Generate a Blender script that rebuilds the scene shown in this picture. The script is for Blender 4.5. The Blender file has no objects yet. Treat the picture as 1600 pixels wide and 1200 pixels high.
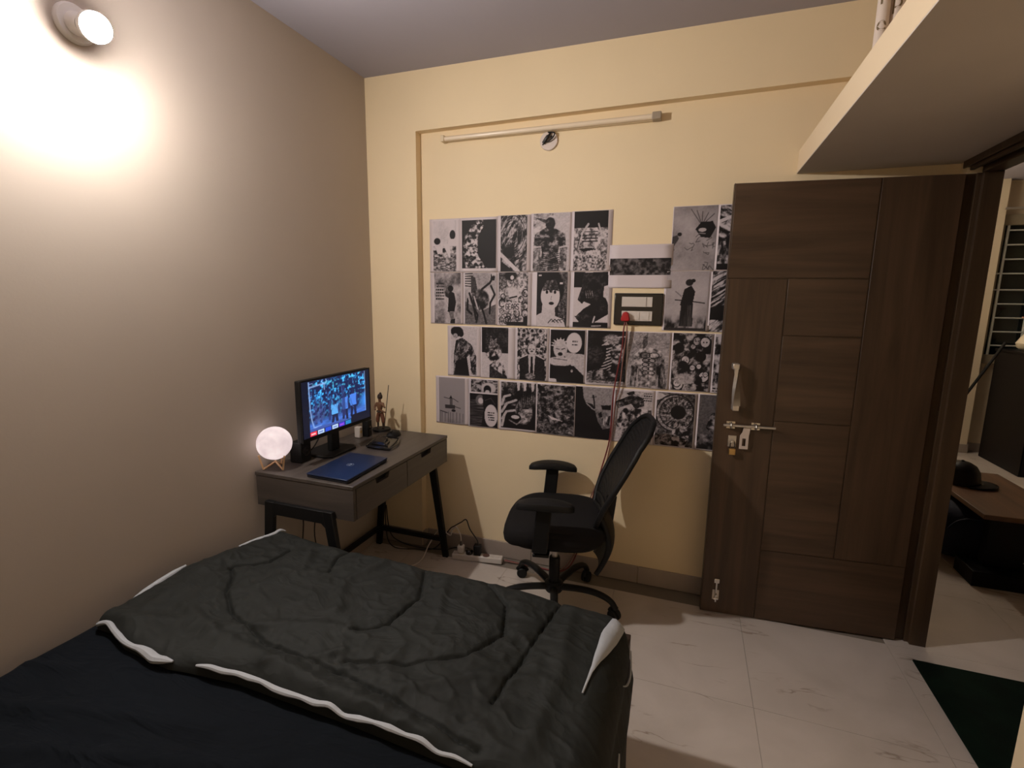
import bpy, math, random
import numpy as np
from mathutils import Vector, Matrix
PI = math.pi
random.seed(7)
SC = bpy.context.scene
COL = SC.collection

# ------------------------------------------------------------------ camera
cam = bpy.data.cameras.new('camera')
cam.sensor_width = 36.0
cam.lens = 780.0 / 1600.0 * 36.0
cam.clip_start = 0.02
co = bpy.data.objects.new('camera', cam)
COL.objects.link(co)
vy = Vector((280, -128, 780)).normalized()                 # room depth axis seen from the camera
vd = Vector((-58, 4617, 780)).normalized()
vd = (vd - vy * vd.dot(vy)).normalized()
vz = -vd
vx = vy.cross(vz)
rt = Vector((vx[0], vy[0], vz[0])); dn = Vector((vx[1], vy[1], vz[1])); fw = Vector((vx[2], vy[2], vz[2]))
M4 = Matrix.Identity(4)
for i in range(3):
    M4[i][0] = rt[i]; M4[i][1] = -dn[i]; M4[i][2] = -fw[i]
M4[0][3], M4[1][3], M4[2][3] = 1.785, -2.6, 1.511
co.matrix_world = M4
SC.camera = co

# ------------------------------------------------------------------ world, exposure
w = bpy.data.worlds.new('night')
SC.world = w
w.use_nodes = True
w.node_tree.nodes['Background'].inputs[0].default_value = (0.010, 0.012, 0.016, 1)
w.node_tree.nodes['Background'].inputs[1].default_value = 0.3
vs = SC.view_settings
vs.view_transform = 'Standard'; vs.look = 'None'; vs.gamma = 1.0; vs.use_curve_mapping = False
vs.exposure = 0.0
BULB = 2350.0                      # radiance of the wall bulb's dome
LIVING_W = 170.0                    # tube light of the next room
SC.cycles.sample_clamp_indirect = 6.0
SC.cycles.max_bounces = 10
SC.cycles.diffuse_bounces = 6

# ------------------------------------------------------------------ materials
def mat(name, col, rough=0.6, metal=0.0, emit=None, es=0.0, var=0.0, vscale=6.0, bump=0.0, bscale=60.0, spec=0.5, sheen=0.0):
    m = bpy.data.materials.new(name); m.use_nodes = True
    nt = m.node_tree; N = nt.nodes; L = nt.links
    p = N['Principled BSDF']
    p.inputs['Base Color'].default_value = (*col, 1)
    p.inputs['Roughness'].default_value = rough
    p.inputs['Metallic'].default_value = metal
    p.inputs['Specular IOR Level'].default_value = spec
    if sheen: p.inputs['Sheen Weight'].default_value = sheen
    if emit:
        p.inputs['Emission Color'].default_value = (*emit, 1); p.inputs['Emission Strength'].default_value = es
    tc = None
    if var or bump:
        tc = N.new('ShaderNodeTexCoord')
    if var:
        n = N.new('ShaderNodeTexNoise'); n.inputs['Scale'].default_value = vscale; n.inputs['Detail'].default_value = 5
        L.new(tc.outputs['Object'], n.inputs['Vector'])
        r = N.new('ShaderNodeValToRGB')
        r.color_ramp.elements[0].position = 0.3; r.color_ramp.elements[1].position = 0.7
        r.color_ramp.elements[0].color = (*[c * (1 - var) for c in col], 1)
        r.color_ramp.elements[1].color = (*[min(1, c * (1 + var)) for c in col], 1)
        L.new(n.outputs['Fac'], r.inputs['Fac']); L.new(r.outputs['Color'], p.inputs['Base Color'])
    if bump:
        n = N.new('ShaderNodeTexNoise'); n.inputs['Scale'].default_value = bscale; n.inputs['Detail'].default_value = 4
        L.new(tc.outputs['Object'], n.inputs['Vector'])
        b = N.new('ShaderNodeBump'); b.inputs['Strength'].default_value = bump; b.inputs['Distance'].default_value = 0.004
        L.new(n.outputs['Fac'], b.inputs['Height']); L.new(b.outputs['Normal'], p.inputs['Normal'])
    return m

def wood(name, c0, c1, axis, scale=1.0, rough=0.45):
    """grain running along axis (0 x, 1 y, 2 z) of the object's own coordinates"""
    m = bpy.data.materials.new(name); m.use_nodes = True
    nt = m.node_tree; N = nt.nodes; L = nt.links; p = N['Principled BSDF']
    tc = N.new('ShaderNodeTexCoord'); mp = N.new('ShaderNodeMapping')
    s = [22 * scale] * 3; s[axis] = 1.3 * scale
    mp.inputs['Scale'].default_value = s
    oi = N.new('ShaderNodeObjectInfo')
    va = N.new('ShaderNodeVectorMath'); va.operation = 'ADD'
    mu = N.new('ShaderNodeMath'); mu.operation = 'MULTIPLY'; mu.inputs[1].default_value = 7.0
    L.new(oi.outputs['Random'], mu.inputs[0]); L.new(tc.outputs['Object'], va.inputs[0]); L.new(mu.outputs[0], va.inputs[1])
    L.new(va.outputs[0], mp.inputs['Vector'])
    n = N.new('ShaderNodeTexNoise'); n.inputs['Scale'].default_value = 1.0; n.inputs['Detail'].default_value = 7
    n.inputs['Roughness'].default_value = 0.62; n.inputs['Distortion'].default_value = 0.6
    L.new(mp.outputs[0], n.inputs['Vector'])
    r = N.new('ShaderNodeValToRGB')
    r.color_ramp.elements[0].position = 0.32; r.color_ramp.elements[1].position = 0.68
    r.color_ramp.elements[0].color = (*c0, 1); r.color_ramp.elements[1].color = (*c1, 1)
    L.new(n.outputs['Fac'], r.inputs['Fac']); L.new(r.outputs['Color'], p.inputs['Base Color'])
    b = N.new('ShaderNodeBump'); b.inputs['Strength'].default_value = 0.12; b.inputs['Distance'].default_value = 0.002
    L.new(n.outputs['Fac'], b.inputs['Height']); L.new(b.outputs['Normal'], p.inputs['Normal'])
    p.inputs['Roughness'].default_value = rough
    return m

def marble(name):
    m = bpy.data.materials.new(name); m.use_nodes = True
    nt = m.node_tree; N = nt.nodes; L = nt.links; p = N['Principled BSDF']
    g = N.new('ShaderNodeNewGeometry')
    n1 = N.new('ShaderNodeTexNoise'); n1.inputs['Scale'].default_value = 2.6; n1.inputs['Detail'].default_value = 6; n1.inputs['Distortion'].default_value = 0.7
    L.new(g.outputs['Position'], n1.inputs['Vector'])
    r1 = N.new('ShaderNodeValToRGB')
    r1.color_ramp.elements[0].position = 0.3; r1.color_ramp.elements[0].color = (0.46, 0.41, 0.37, 1)
    r1.color_ramp.elements[1].position = 0.7; r1.color_ramp.elements[1].color = (0.58, 0.52, 0.48, 1)
    L.new(n1.outputs['Fac'], r1.inputs['Fac'])
    mp = N.new('ShaderNodeMapping'); mp.inputs['Rotation'].default_value = (0, 0, 0.55); mp.inputs['Scale'].default_value = (0.9, 3.8, 1)
    L.new(g.outputs['Position'], mp.inputs['Vector'])
    n2 = N.new('ShaderNodeTexNoise'); n2.inputs['Scale'].default_value = 1.5; n2.inputs['Detail'].default_value = 5; n2.inputs['Distortion'].default_value = 0.5
    L.new(mp.outputs[0], n2.inputs['Vector'])
    r2 = N.new('ShaderNodeValToRGB')
    e = r2.color_ramp.elements
    e[0].position = 0.493; e[0].color = (1, 1, 1, 1); e[1].position = 0.513; e[1].color = (1, 1, 1, 1)
    k = e.new(0.503); k.color = (0.55, 0.48, 0.42, 1)
    L.new(n2.outputs['Fac'], r2.inputs['Fac'])
    n3 = N.new('ShaderNodeTexNoise'); n3.inputs['Scale'].default_value = 3.0
    L.new(g.outputs['Position'], n3.inputs['Vector'])
    r3 = N.new('ShaderNodeValToRGB'); r3.color_ramp.elements[0].position = 0.52; r3.color_ramp.elements[1].position = 0.60
    L.new(n3.outputs['Fac'], r3.inputs['Fac'])
    mx = N.new('ShaderNodeMixRGB'); mx.blend_type = 'MULTIPLY'
    L.new(r3.outputs['Color'], mx.inputs[0]); L.new(r1.outputs['Color'], mx.inputs[1]); L.new(r2.outputs['Color'], mx.inputs[2])
    L.new(mx.outputs[0], p.inputs['Base Color'])
    p.inputs['Roughness'].default_value = 0.32
    return m

def print_mat(name, rough=0.55, emit=0.0):
    m = bpy.data.materials.new(name); m.use_nodes = True
    nt = m.node_tree; N = nt.nodes; L = nt.links; p = N['Principled BSDF']
    a = N.new('ShaderNodeAttribute'); a.attribute_name = 'ink'
    if emit:
        p.inputs['Base Color'].default_value = (0.01, 0.01, 0.012, 1)
        L.new(a.outputs['Color'], p.inputs['Emission Color']); p.inputs['Emission Strength'].default_value = emit
    else:
        L.new(a.outputs['Color'], p.inputs['Base Color'])
    p.inputs['Roughness'].default_value = rough; p.inputs['Specular IOR Level'].default_value = 0.25
    return m

M = {}
M['cream'] = mat('cream wall paint', (0.82, 0.675, 0.45), 0.75, var=0.03, vscale=2, bump=0.05, bscale=120)
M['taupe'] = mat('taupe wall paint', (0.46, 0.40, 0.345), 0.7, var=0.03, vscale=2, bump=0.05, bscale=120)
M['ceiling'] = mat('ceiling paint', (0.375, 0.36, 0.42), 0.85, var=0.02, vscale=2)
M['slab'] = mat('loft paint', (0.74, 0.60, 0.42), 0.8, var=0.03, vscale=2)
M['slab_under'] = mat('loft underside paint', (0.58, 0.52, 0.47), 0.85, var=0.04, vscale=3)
M['marble'] = marble('marble tile')
M['grout'] = mat('grout', (0.20, 0.17, 0.14), 0.9)
M['skirt'] = mat('skirting tile', (0.36, 0.30, 0.26), 0.4, var=0.08, vscale=5)
M['living_wall'] = mat('living room paint', (0.74, 0.63, 0.46), 0.75, var=0.03, vscale=2)
DW0, DW1 = (0.040, 0.022, 0.012), (0.085, 0.049, 0.028)
M['door_h'] = wood('door veneer horizontal', DW0, DW1, 0, 0.8)
M['door_v'] = wood('door veneer vertical', DW0, DW1, 2, 0.8)
M['jamb'] = wood('door frame wood', (0.036, 0.020, 0.010), (0.072, 0.042, 0.021), 2, 0.8)
M['desk'] = wood('dark desk laminate', (0.052, 0.043, 0.038), (0.092, 0.076, 0.067), 1, 0.9, 0.4)
M['desk_x'] = wood('dark desk laminate end', (0.047, 0.039, 0.035), (0.082, 0.068, 0.060), 0, 0.9, 0.42)
M['black_metal'] = mat('black powder coat', (0.006, 0.006, 0.0065), 0.5, spec=0.3)
M['black_plastic'] = mat('black plastic', (0.006, 0.006, 0.0065), 0.55, bump=0.08, bscale=300, spec=0.3)
M['gloss_black'] = mat('glossy black plastic', (0.012, 0.011, 0.012), 0.16)
M['black_fabric'] = mat('black seat fabric', (0.010, 0.009, 0.0095), 0.95, bump=0.3, bscale=500, spec=0.2)
M['sheet'] = mat('black navy sheet', (0.0040, 0.0056, 0.0082), 0.9, var=0.15, vscale=3, bump=0.15, bscale=90, spec=0.1)
M['comforter'] = mat('black comforter cloth', (0.0086, 0.0100, 0.0088), 0.75, var=0.15, vscale=3, bump=0.12, bscale=90, spec=0.28)
def creases(m, sc, st, sy=2.6):
    nt = m.node_tree; N = nt.nodes; L = nt.links; p = N['Principled BSDF']
    tc = N.new('ShaderNodeTexCoord'); mp = N.new('ShaderNodeMapping'); mp.inputs['Rotation'].default_value = (0, 0, 0.5); mp.inputs['Scale'].default_value = (sc, sc * sy, sc)
    n = N.new('ShaderNodeTexNoise'); n.inputs['Scale'].default_value = 1.0; n.inputs['Detail'].default_value = 3; n.inputs['Distortion'].default_value = 1.2
    L.new(tc.outputs['Object'], mp.inputs['Vector']); L.new(mp.outputs[0], n.inputs['Vector'])
    a = N.new('ShaderNodeMath'); a.operation = 'SUBTRACT'; a.inputs[1].default_value = 0.5
    b2 = N.new('ShaderNodeMath'); b2.operation = 'ABSOLUTE'
    L.new(n.outputs['Fac'], a.inputs[0]); L.new(a.outputs[0], b2.inputs[0])
    b = N.new('ShaderNodeBump'); b.inputs['Strength'].default_value = st; b.inputs['Distance'].default_value = 0.03; b.invert = True
    L.new(b2.outputs[0], b.inputs['Height'])
    old = p.inputs['Normal'].links[0].from_node
    L.new(old.outputs['Normal'], b.inputs['Normal']); L.new(b.outputs['Normal'], p.inputs['Normal'])
creases(M['comforter'], 4.5, 0.42, 1.6); creases(M['sheet'], 3.0, 0.8, 3.5)
M['lining'] = mat('pale grey lining', (0.33, 0.345, 0.37), 0.8, bump=0.2, bscale=120)
M['bedwood'] = wood('dark bed wood', (0.020, 0.011, 0.007), (0.038, 0.020, 0.012), 1, 0.8)
M['steel'] = mat('brushed steel', (0.62, 0.58, 0.53), 0.42, 0.85)
M['chrome'] = mat('polished steel', (0.70, 0.68, 0.65), 0.14, 1.0)
M['brass'] = mat('brass', (0.62, 0.42, 0.18), 0.3, 1.0)
M['white_plastic'] = mat('white plastic', (0.62, 0.57, 0.53), 0.4)
M['cream_plastic'] = mat('cream plastic', (0.72, 0.60, 0.42), 0.4)
M['paper'] = mat('print paper', (0.62, 0.55, 0.58), 0.7, var=0.02, vscale=8)
M['ink'] = print_mat('printed ink')
M['screen'] = print_mat('lit screen', 0.25, 1.0)
M['navy'] = mat('navy laptop shell', (0.010, 0.022, 0.065), 0.36, 0.3)
M['logo'] = mat('dark chrome logo', (0.30, 0.36, 0.46), 0.35, 0.5)
M['moon'] = mat('glowing moon shell', (0.16, 0.15, 0.15), 0.7, emit=(1.0, 0.76, 0.70), es=0.98)
nt = M['moon'].node_tree
tc = nt.nodes.new('ShaderNodeTexCoord'); nz = nt.nodes.new('ShaderNodeTexNoise'); nz.inputs['Scale'].default_value = 14; nz.inputs['Detail'].default_value = 6
rp = nt.nodes.new('ShaderNodeValToRGB')
rp.color_ramp.elements[0].position = 0.3; rp.color_ramp.elements[0].color = (0.66, 0.52, 0.53, 1)
rp.color_ramp.elements[1].position = 0.65; rp.color_ramp.elements[1].color = (0.95, 0.78, 0.76, 1)
nt.links.new(tc.outputs['Object'], nz.inputs['Vector']); nt.links.new(nz.outputs['Fac'], rp.inputs['Fac'])
nt.links.new(rp.outputs['Color'], nt.nodes['Principled BSDF'].inputs['Emission Color'])
M['pale_wood'] = wood('pale beech', (0.50, 0.30, 0.16), (0.66, 0.44, 0.26), 2, 3.0)
M['bulb'] = mat('lit bulb dome', (0.9, 0.9, 0.9), 0.4, emit=(1.0, 0.92, 0.85), es=BULB)
M['bulb_body'] = mat('white bulb body', (0.75, 0.72, 0.70), 0.4)
M['red'] = mat('red plug plastic', (0.40, 0.012, 0.018), 0.4)
M['red_cord'] = mat('dark red cord', (0.17, 0.018, 0.020), 0.5)
M['brown_cord'] = mat('pinkish brown cord', (0.26, 0.12, 0.10), 0.5)
M['black_cord'] = mat('black cord', (0.010, 0.009, 0.009), 0.5)
M['white_cord'] = mat('white cord', (0.55, 0.50, 0.46), 0.5)
M['tube_glass'] = mat('unlit tube diffuser', (0.80, 0.68, 0.52), 0.25)
M['mat_green'] = mat('dark green mat pile', (0.0035, 0.010, 0.006), 0.95, var=0.4, vscale=8, bump=0.6, bscale=400, spec=0.1)
M['skin_brown'] = mat('brown painted resin', (0.16, 0.075, 0.038), 0.5)
M['cloth_brown'] = mat('reddish brown painted resin', (0.15, 0.055, 0.030), 0.55)
M['dark_brown'] = mat('dark brown painted resin', (0.035, 0.020, 0.014), 0.5)
M['glass_dark'] = mat('night window glass', (0.010, 0.014, 0.014), 0.08)
M['grill'] = mat('white painted grill', (0.55, 0.56, 0.52), 0.5)
M['win_frame'] = mat('aluminium window frame', (0.36, 0.31, 0.22), 0.45, 0.3)
M['curtain'] = mat('beige curtain', (0.35, 0.29, 0.21), 0.9, var=0.08, vscale=4)
M['black_lacquer'] = mat('black cabinet', (0.004, 0.003, 0.0035), 0.45, spec=0.2)
M['navy_bag'] = mat('navy bag cloth', (0.006, 0.008, 0.028), 0.8, bump=0.3, bscale=30)
M['table_top'] = wood('brown table top', (0.085, 0.042, 0.020), (0.15, 0.080, 0.040), 1, 0.9)
M['ceramic'] = mat('white ceramic', (0.75, 0.66, 0.50), 0.3)
M['petal'] = mat('pink petals', (0.62, 0.28, 0.20), 0.7)
M['leaf'] = mat('dark green leaves', (0.05, 0.08, 0.03), 0.7)
M['lettering'] = mat('brown lettering ink', (0.17, 0.115, 0.055), 0.7)
M['ink_black'] = mat('black lettering ink', (0.012, 0.010, 0.012), 0.6)
M['roll_paper'] = mat('pale roll paper', (0.70, 0.60, 0.53), 0.6)

# ------------------------------------------------------------------ mesh builder
class MB:
    def __init__(s): s.v = []; s.f = []
    def add(s, vs, fs):
        o = len(s.v); s.v += [tuple(v) for v in vs]; s.f += [tuple(i + o for i in f) for f in fs]; return s
    def box(s, x0, x1, y0, y1, z0, z1, m=None):
        vs = [Vector((x, y, z)) for x in (x0, x1) for y in (y0, y1) for z in (z0, z1)]
        if m is not None: vs = [m @ v for v in vs]
        return s.add(vs, [(0, 1, 3, 2), (4, 6, 7, 5), (0, 4, 5, 1), (2, 3, 7, 6), (0, 2, 6, 4), (1, 5, 7, 3)])
    def hexa(s, p):   # 8 points: bottom ring 0-3, top ring 4-7
        return s.add(p, [(3, 2, 1, 0), (4, 5, 6, 7), (0, 1, 5, 4), (1, 2, 6, 5), (2, 3, 7, 6), (3, 0, 4, 7)])
    def tube(s, path, r, n=8, cap=True, flat=1.0, up=(0, 0, 1)):
        P = [Vector(p) for p in path]; rs = r if isinstance(r, (list, tuple)) else [r] * len(P)
        vs = []; fs = []; u = None
        for i, p in enumerate(P):
            d = (P[min(i + 1, len(P) - 1)] - P[max(i - 1, 0)])
            d = d.normalized() if d.length > 1e-9 else Vector((0, 0, 1))
            if u is None:
                u = Vector(up)
                if abs(u.dot(d)) > 0.95: u = Vector((1, 0, 0))
            u = (u - d * u.dot(d)).normalized(); wv = d.cross(u)
            for k in range(n):
                a = 2 * PI * k / n
                vs.append(p + u * (math.sin(a) * rs[i] * flat) + wv * (math.cos(a) * rs[i]))
        for i in range(len(P) - 1):
            for k in range(n):
                fs.append((i * n + k, i * n + (k + 1) % n, (i + 1) * n + (k + 1) % n, (i + 1) * n + k))
        if cap:
            fs.append(tuple(range(n - 1, -1, -1))); fs.append(tuple((len(P) - 1) * n + k for k in range(n)))
        return s.add(vs, fs)
    def lathe(s, prof, n=24, m=None):   # profile of (radius, z), about z
        vs = []; fs = []
        for (r, z) in prof:
            for k in range(n):
                a = 2 * PI * k / n
                v = Vector((r * math.cos(a), r * math.sin(a), z))
                vs.append(m @ v if m is not None else v)
        for i in range(len(prof) - 1):
            for k in range(n):
                fs.append((i * n + k, i * n + (k + 1) % n, (i + 1) * n + (k + 1) % n, (i + 1) * n + k))
        fs.append(tuple(range(n - 1, -1, -1))); fs.append(tuple((len(prof) - 1) * n + k for k in range(n)))
        return s.add(vs, fs)
    def prism(s, pts, fn, t0, t1):      # polygon pts (a, b) extruded; fn(a, b, t) -> xyz
        n = len(pts)
        vs = [fn(a, b, t0) for a, b in pts] + [fn(a, b, t1) for a, b in pts]
        fs = [tuple(range(n - 1, -1, -1)), tuple(range(n, 2 * n))] + [(i, (i + 1) % n, n + (i + 1) % n, n + i) for i in range(n)]
        return s.add(vs, fs)
    def grid(s, fn, nu, nv):
        vs = [fn(i / nu, j / nv) for j in range(nv + 1) for i in range(nu + 1)]
        fs = [(j * (nu + 1) + i, j * (nu + 1) + i + 1, (j + 1) * (nu + 1) + i + 1, (j + 1) * (nu + 1) + i) for j in range(nv) for i in range(nu)]
        return s.add(vs, fs)
    def build(s, name, m, parent=None, smooth=True, bevel=0.0, seg=2, solid=0.0, sub=0):
        me = bpy.data.meshes.new(name)
        me.from_pydata(s.v, [], s.f); me.update()
        me.materials.append(m)
        o = bpy.data.objects.new(name, me); COL.objects.link(o)
        if parent is not None:
            o.parent = parent; o.matrix_parent_inverse = parent.matrix_world.inverted()
        if bevel:
            b = o.modifiers.new('bevel', 'BEVEL'); b.width = bevel; b.segments = seg; b.limit_method = 'ANGLE'; b.angle_limit = 0.6
        if solid:
            b = o.modifiers.new('solid', 'SOLIDIFY'); b.thickness = solid; b.offset = -1
        if sub:
            b = o.modifiers.new('sub', 'SUBSURF'); b.levels = sub; b.render_levels = sub
        if smooth:
            me.shade_smooth(); me.set_sharp_from_angle(angle=0.7)
        return o

def tag(o, label=None, cat=None, group=None, kind=None):
    if label: o['label'] = label
    if cat: o['category'] = cat
    if group: o['group'] = group
    if kind: o['kind'] = kind
    return o
def thing(name, loc, label, cat, group=None):
    o = bpy.data.objects.new(name, None); COL.objects.link(o)
    o.empty_display_size = 0.05
    o.matrix_world = Matrix.Translation(loc); o.location = loc
    return tag(o, label, cat, group)
def struct(o, label=None):
    return tag(o, label, kind='structure')
def smooth_path(pts, n=8):
    P = [Vector(p) for p in pts]; out = []
    for i in range(len(P) - 1):
        p0 = P[max(i - 1, 0)]; p1 = P[i]; p2 = P[i + 1]; p3 = P[min(i + 2, len(P) - 1)]
        for k in range(n):
            t = k / n
            out.append(0.5 * ((2 * p1) + (p2 - p0) * t + (2 * p0 - 5 * p1 + 4 * p2 - p3) * t * t + (3 * p1 - p0 - 3 * p2 + p3) * t ** 3))
    out.append(P[-1]); return out
def rotz(a, loc=(0, 0, 0)): return Matrix.Translation(loc) @ Matrix.Rotation(a, 4, 'Z')

def lattice(ix, iy, seed):
    h = np.sin(ix * 127.1 + iy * 311.7 + seed * 74.7) * 43758.5453
    return h - np.floor(h)
def vnoise(x, y, seed=0, octv=4):
    x = np.asarray(x, float); y = np.asarray(y, float); t = 0; a = 1; s = 0
    for o in range(octv):
        ix = np.floor(x); iy = np.floor(y); fx = x - ix; fy = y - iy
        fx = fx * fx * (3 - 2 * fx); fy = fy * fy * (3 - 2 * fy)
        v = (lattice(ix, iy, seed + o) * (1 - fx) + lattice(ix + 1, iy, seed + o) * fx) * (1 - fy) + (lattice(ix, iy + 1, seed + o) * (1 - fx) + lattice(ix + 1, iy + 1, seed + o) * fx) * fy
        t = t + v * a; s += a; a *= 0.5; x = x * 2.03 + 17.3; y = y * 2.03 + 9.1
    return t / s

# ================================================================== ROOM SHELL
H = 2.708
FR = -3.4           # front wall (behind the camera)
# floor tiles, 607 mm, grout bed below
T = 0.607
fl = struct(MB().box(-0.1, 6.6, FR - 0.1, 3.9, -0.06, -0.004).build('floor', M['grout'], smooth=False))
tile_me = None
ix0 = math.floor((0 - 2.11) / T); ix1 = math.ceil((6.5 - 2.11) / T)
iy0 = math.floor((FR + 0.725) / T); iy1 = math.ceil((3.8 + 0.725) / T)
for i in range(ix0, ix1):
    for j in range(iy0, iy1):
        x0 = 2.11 + i * T; y0 = -0.725 + j * T
        if y0 + T > 0.05 and x0 + T < 2.8: continue
        if tile_me is None:
            o = MB().box(0.0006, T - 0.0006, 0.0006, T - 0.0006, -0.008, 0.0).build('tile', M['marble'], smooth=False)
            tile_me = o.data; COL.objects.unlink(o); bpy.data.objects.remove(o)
        o = bpy.data.objects.new('tile', tile_me); COL.objects.link(o); o.location = (x0, y0, 0); o.parent = fl
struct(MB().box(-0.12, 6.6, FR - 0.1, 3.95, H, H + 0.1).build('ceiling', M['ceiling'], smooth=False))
struct(MB().box(-0.12, 0.0, FR - 0.1, 0.12, 0, H).build('wall_left', M['taupe'], smooth=False))
struct(MB().box(0.0, 2.87, 0.0, 0.12, 0, H).build('wall_back', M['cream'], smooth=False))
struct(MB().box(-0.12, 6.6, FR - 0.12, FR, 0, H).build('wall_front', M['cream'], smooth=False))
# column in the corner and beam across the top, both standing 5 cm proud of the back wall
struct(MB().box(0.0, 0.315, -0.05, 0.0, 0, H).build('trim_1', M['cream'], smooth=False), 'cream column face in the corner')
struct(MB().hexa([(0.315, -0.05, 2.405), (2.77, -0.05, 2.432), (2.77, 0, 2.432), (0.315, 0, 2.405),
                  (0.315, -0.05, H), (2.77, -0.05, H), (2.77, 0, H), (0.315, 0, H)]).build('trim_2', M['cream'], smooth=False), 'cream beam across the top of the back wall')
# right wall around the doorway
wr = MB()
wr.box(2.77, 2.87, FR, -0.905, 0, H).box(2.77, 2.87, -0.905, 0.0, 2.085, H).box(2.77, 2.87, -0.055, 0.0, 0, 2.085)
struct(wr.build('wall_right', M['cream'], smooth=False))
# loft slab over the door
sl = struct(MB().box(2.184, 2.77, -2.75, -0.001, 2.075, 2.169).build('loft_slab', M['slab'], smooth=False, bevel=0.003), 'painted concrete loft slab above the door')
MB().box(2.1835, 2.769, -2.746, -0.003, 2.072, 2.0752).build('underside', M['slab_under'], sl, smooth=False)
# skirting tiles
def skirting(name, segs, joints):
    root = None
    b = bpy.data.objects.new(name, None); COL.objects.link(b); struct(b)
    for (x0, x1, y0, y1) in segs:
        MB().box(x0, x1, y0, y1, 0.0, 0.095).build('skirting_tile', M['skirt'], b, smooth=False, bevel=0.002)
    return b
xs = [0.326, 0.40, 1.005, 1.610, 2.215, 2.765]
skirting('baseboard_back', [(xs[i] + 0.001, xs[i + 1] - 0.001, -0.012, -0.0005) for i in range(5)] + [(0.012, 0.313, -0.062, -0.0505), (0.3155, 0.3245, -0.05, -0.0125)], None)
ys = [-0.064, -0.67, -1.277, -1.884, -2.491, -3.098, FR]
skirting('baseboard_left', [(0.0005, 0.011, ys[i + 1] + 0.001, ys[i] - 0.001) for i in range(6)], None)

# ------------------------------------------------------------------ door frame and door
fr = bpy.data.objects.new('door_frame', None); COL.objects.link(fr); struct(fr, 'dark brown door frame')
jm = MB(); jm.box(2.80, 2.876, -0.068, -0.056, 0, 2.02); jm.box(2.764, 2.80, -0.0575, -0.0555, 0, 2.02)
jm.box(2.815, 2.876, -0.086, -0.068, 0, 2.02)
jm.build('jamb', M['jamb'], fr, smooth=False, bevel=0.002)
MB().box(2.782, 2.876, -0.905, -0.892, 0, 2.02).build('jamb', M['jamb'], fr, smooth=False, bevel=0.002)
MB().box(2.764, 2.876, -0.905, -0.03, 2.045, 2.0845).build('head', M['jamb'], fr, smooth=False, bevel=0.003)
MB().box(2.812, 2.876, -0.892, -0.072, 2.02, 2.0445).build('head_rebate', M['jamb'], fr, smooth=False, bevel=0.002)
MB().box(2.772, 2.786, -0.892, -0.072, 2.030, 2.0445).build('head_moulding', M['jamb'], fr, smooth=False, bevel=0.002)

dang = math.atan2(-0.150 + 0.078, 1.935 - 2.767)
door = bpy.data.objects.new('door_1', None); COL.objects.link(door)
door.matrix_world = rotz(dang, (2.762, -0.082, 0)); struct(door, 'dark brown veneered door standing open against the back wall')
DM = rotz(dang, (2.762, -0.082, 0))
# door local: x = distance from the hinge, +y faces the camera, z up
def dbox(x0, x1, y0, y1, z0, z1): return MB().box(x0, x1, y0, y1, z0, z1, None)
def dpart(mb, name, m, parent=door, bevel=0.0, smooth=True):
    o = mb.build(name, m, None, smooth=smooth, bevel=bevel)
    o.parent = parent
    return o
DTH = 0.036
dpart(dbox(0.002, 0.833, -DTH + 0.006, -0.004, 0.006, 2.016), 'leaf', M['jamb'], smooth=False)
g = 0.0022
for (x0, x1, z0, z1, mm) in [(0.285, 0.835, 1.616, 2.018, 'door_h'), (0.592, 0.835, 0.004, 1.616, 'door_v'), (0.0, 0.285, 0.36, 2.018, 'door_v'),
                             (0.285, 0.592, 1.370, 1.616, 'door_h'), (0.285, 0.592, 0.985, 1.370, 'door_h'), (0.285, 0.592, 0.36, 0.985, 'door_h'), (0.0, 0.592, 0.004, 0.36, 'door_h')]:
    dpart(dbox(x0 + g, x1 - g, -0.006, 0.0, z0 + g, z1 - g), 'panel', M[mm], bevel=0.0015)
dpart(dbox(0.8335, 0.836, -DTH + 0.004, -0.001, 0.005, 2.017), 'edge_band', M['jamb'], smooth=False)
# twisted pull handle
hb = MB(); n = 14
hx, hz0, hz1 = 0.768, 1.040, 1.232
for i in range(n + 1):
    pass
ring = []
vsv = []; fsv = []
for i in range(n + 1):
    t = i / n; z = hz0 + 0.012 + (hz1 - hz0 - 0.024) * t; a = 0.25 + t * 1.35
    wd = 0.019 - 0.004 * abs(t - 0.5); dp = 0.007
    for (sx, sy) in ((-1, -1), (1, -1), (1, 1), (-1, 1)):
        x = sx * wd * 0.95; y = sy * dp
        vsv.append((hx + x * math.cos(a) - y * math.sin(a) + (t - 0.5) * 0.012, 0.038 + x * math.sin(a) + y * math.cos(a), z))
for i in range(n):
    for k in range(4):
        fsv.append((i * 4 + k, i * 4 + (k + 1) % 4, i * 4 + 4 + (k + 1) % 4, i * 4 + 4 + k))
fsv += [(3, 2, 1, 0), tuple(n * 4 + k for k in range(4))]
hb.add(vsv, fsv)
hd = dpart(hb, 'handle', M['steel'])
for zz, dx in ((hz1 - 0.002, 0.006), (hz0 + 0.002, -0.006)):
    dpart(dbox(hx + dx - 0.014, hx + dx + 0.014, 0.0, 0.044, zz - 0.013, zz + 0.013), 'handle_foot', M['steel'], hd, bevel=0.003)
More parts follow.
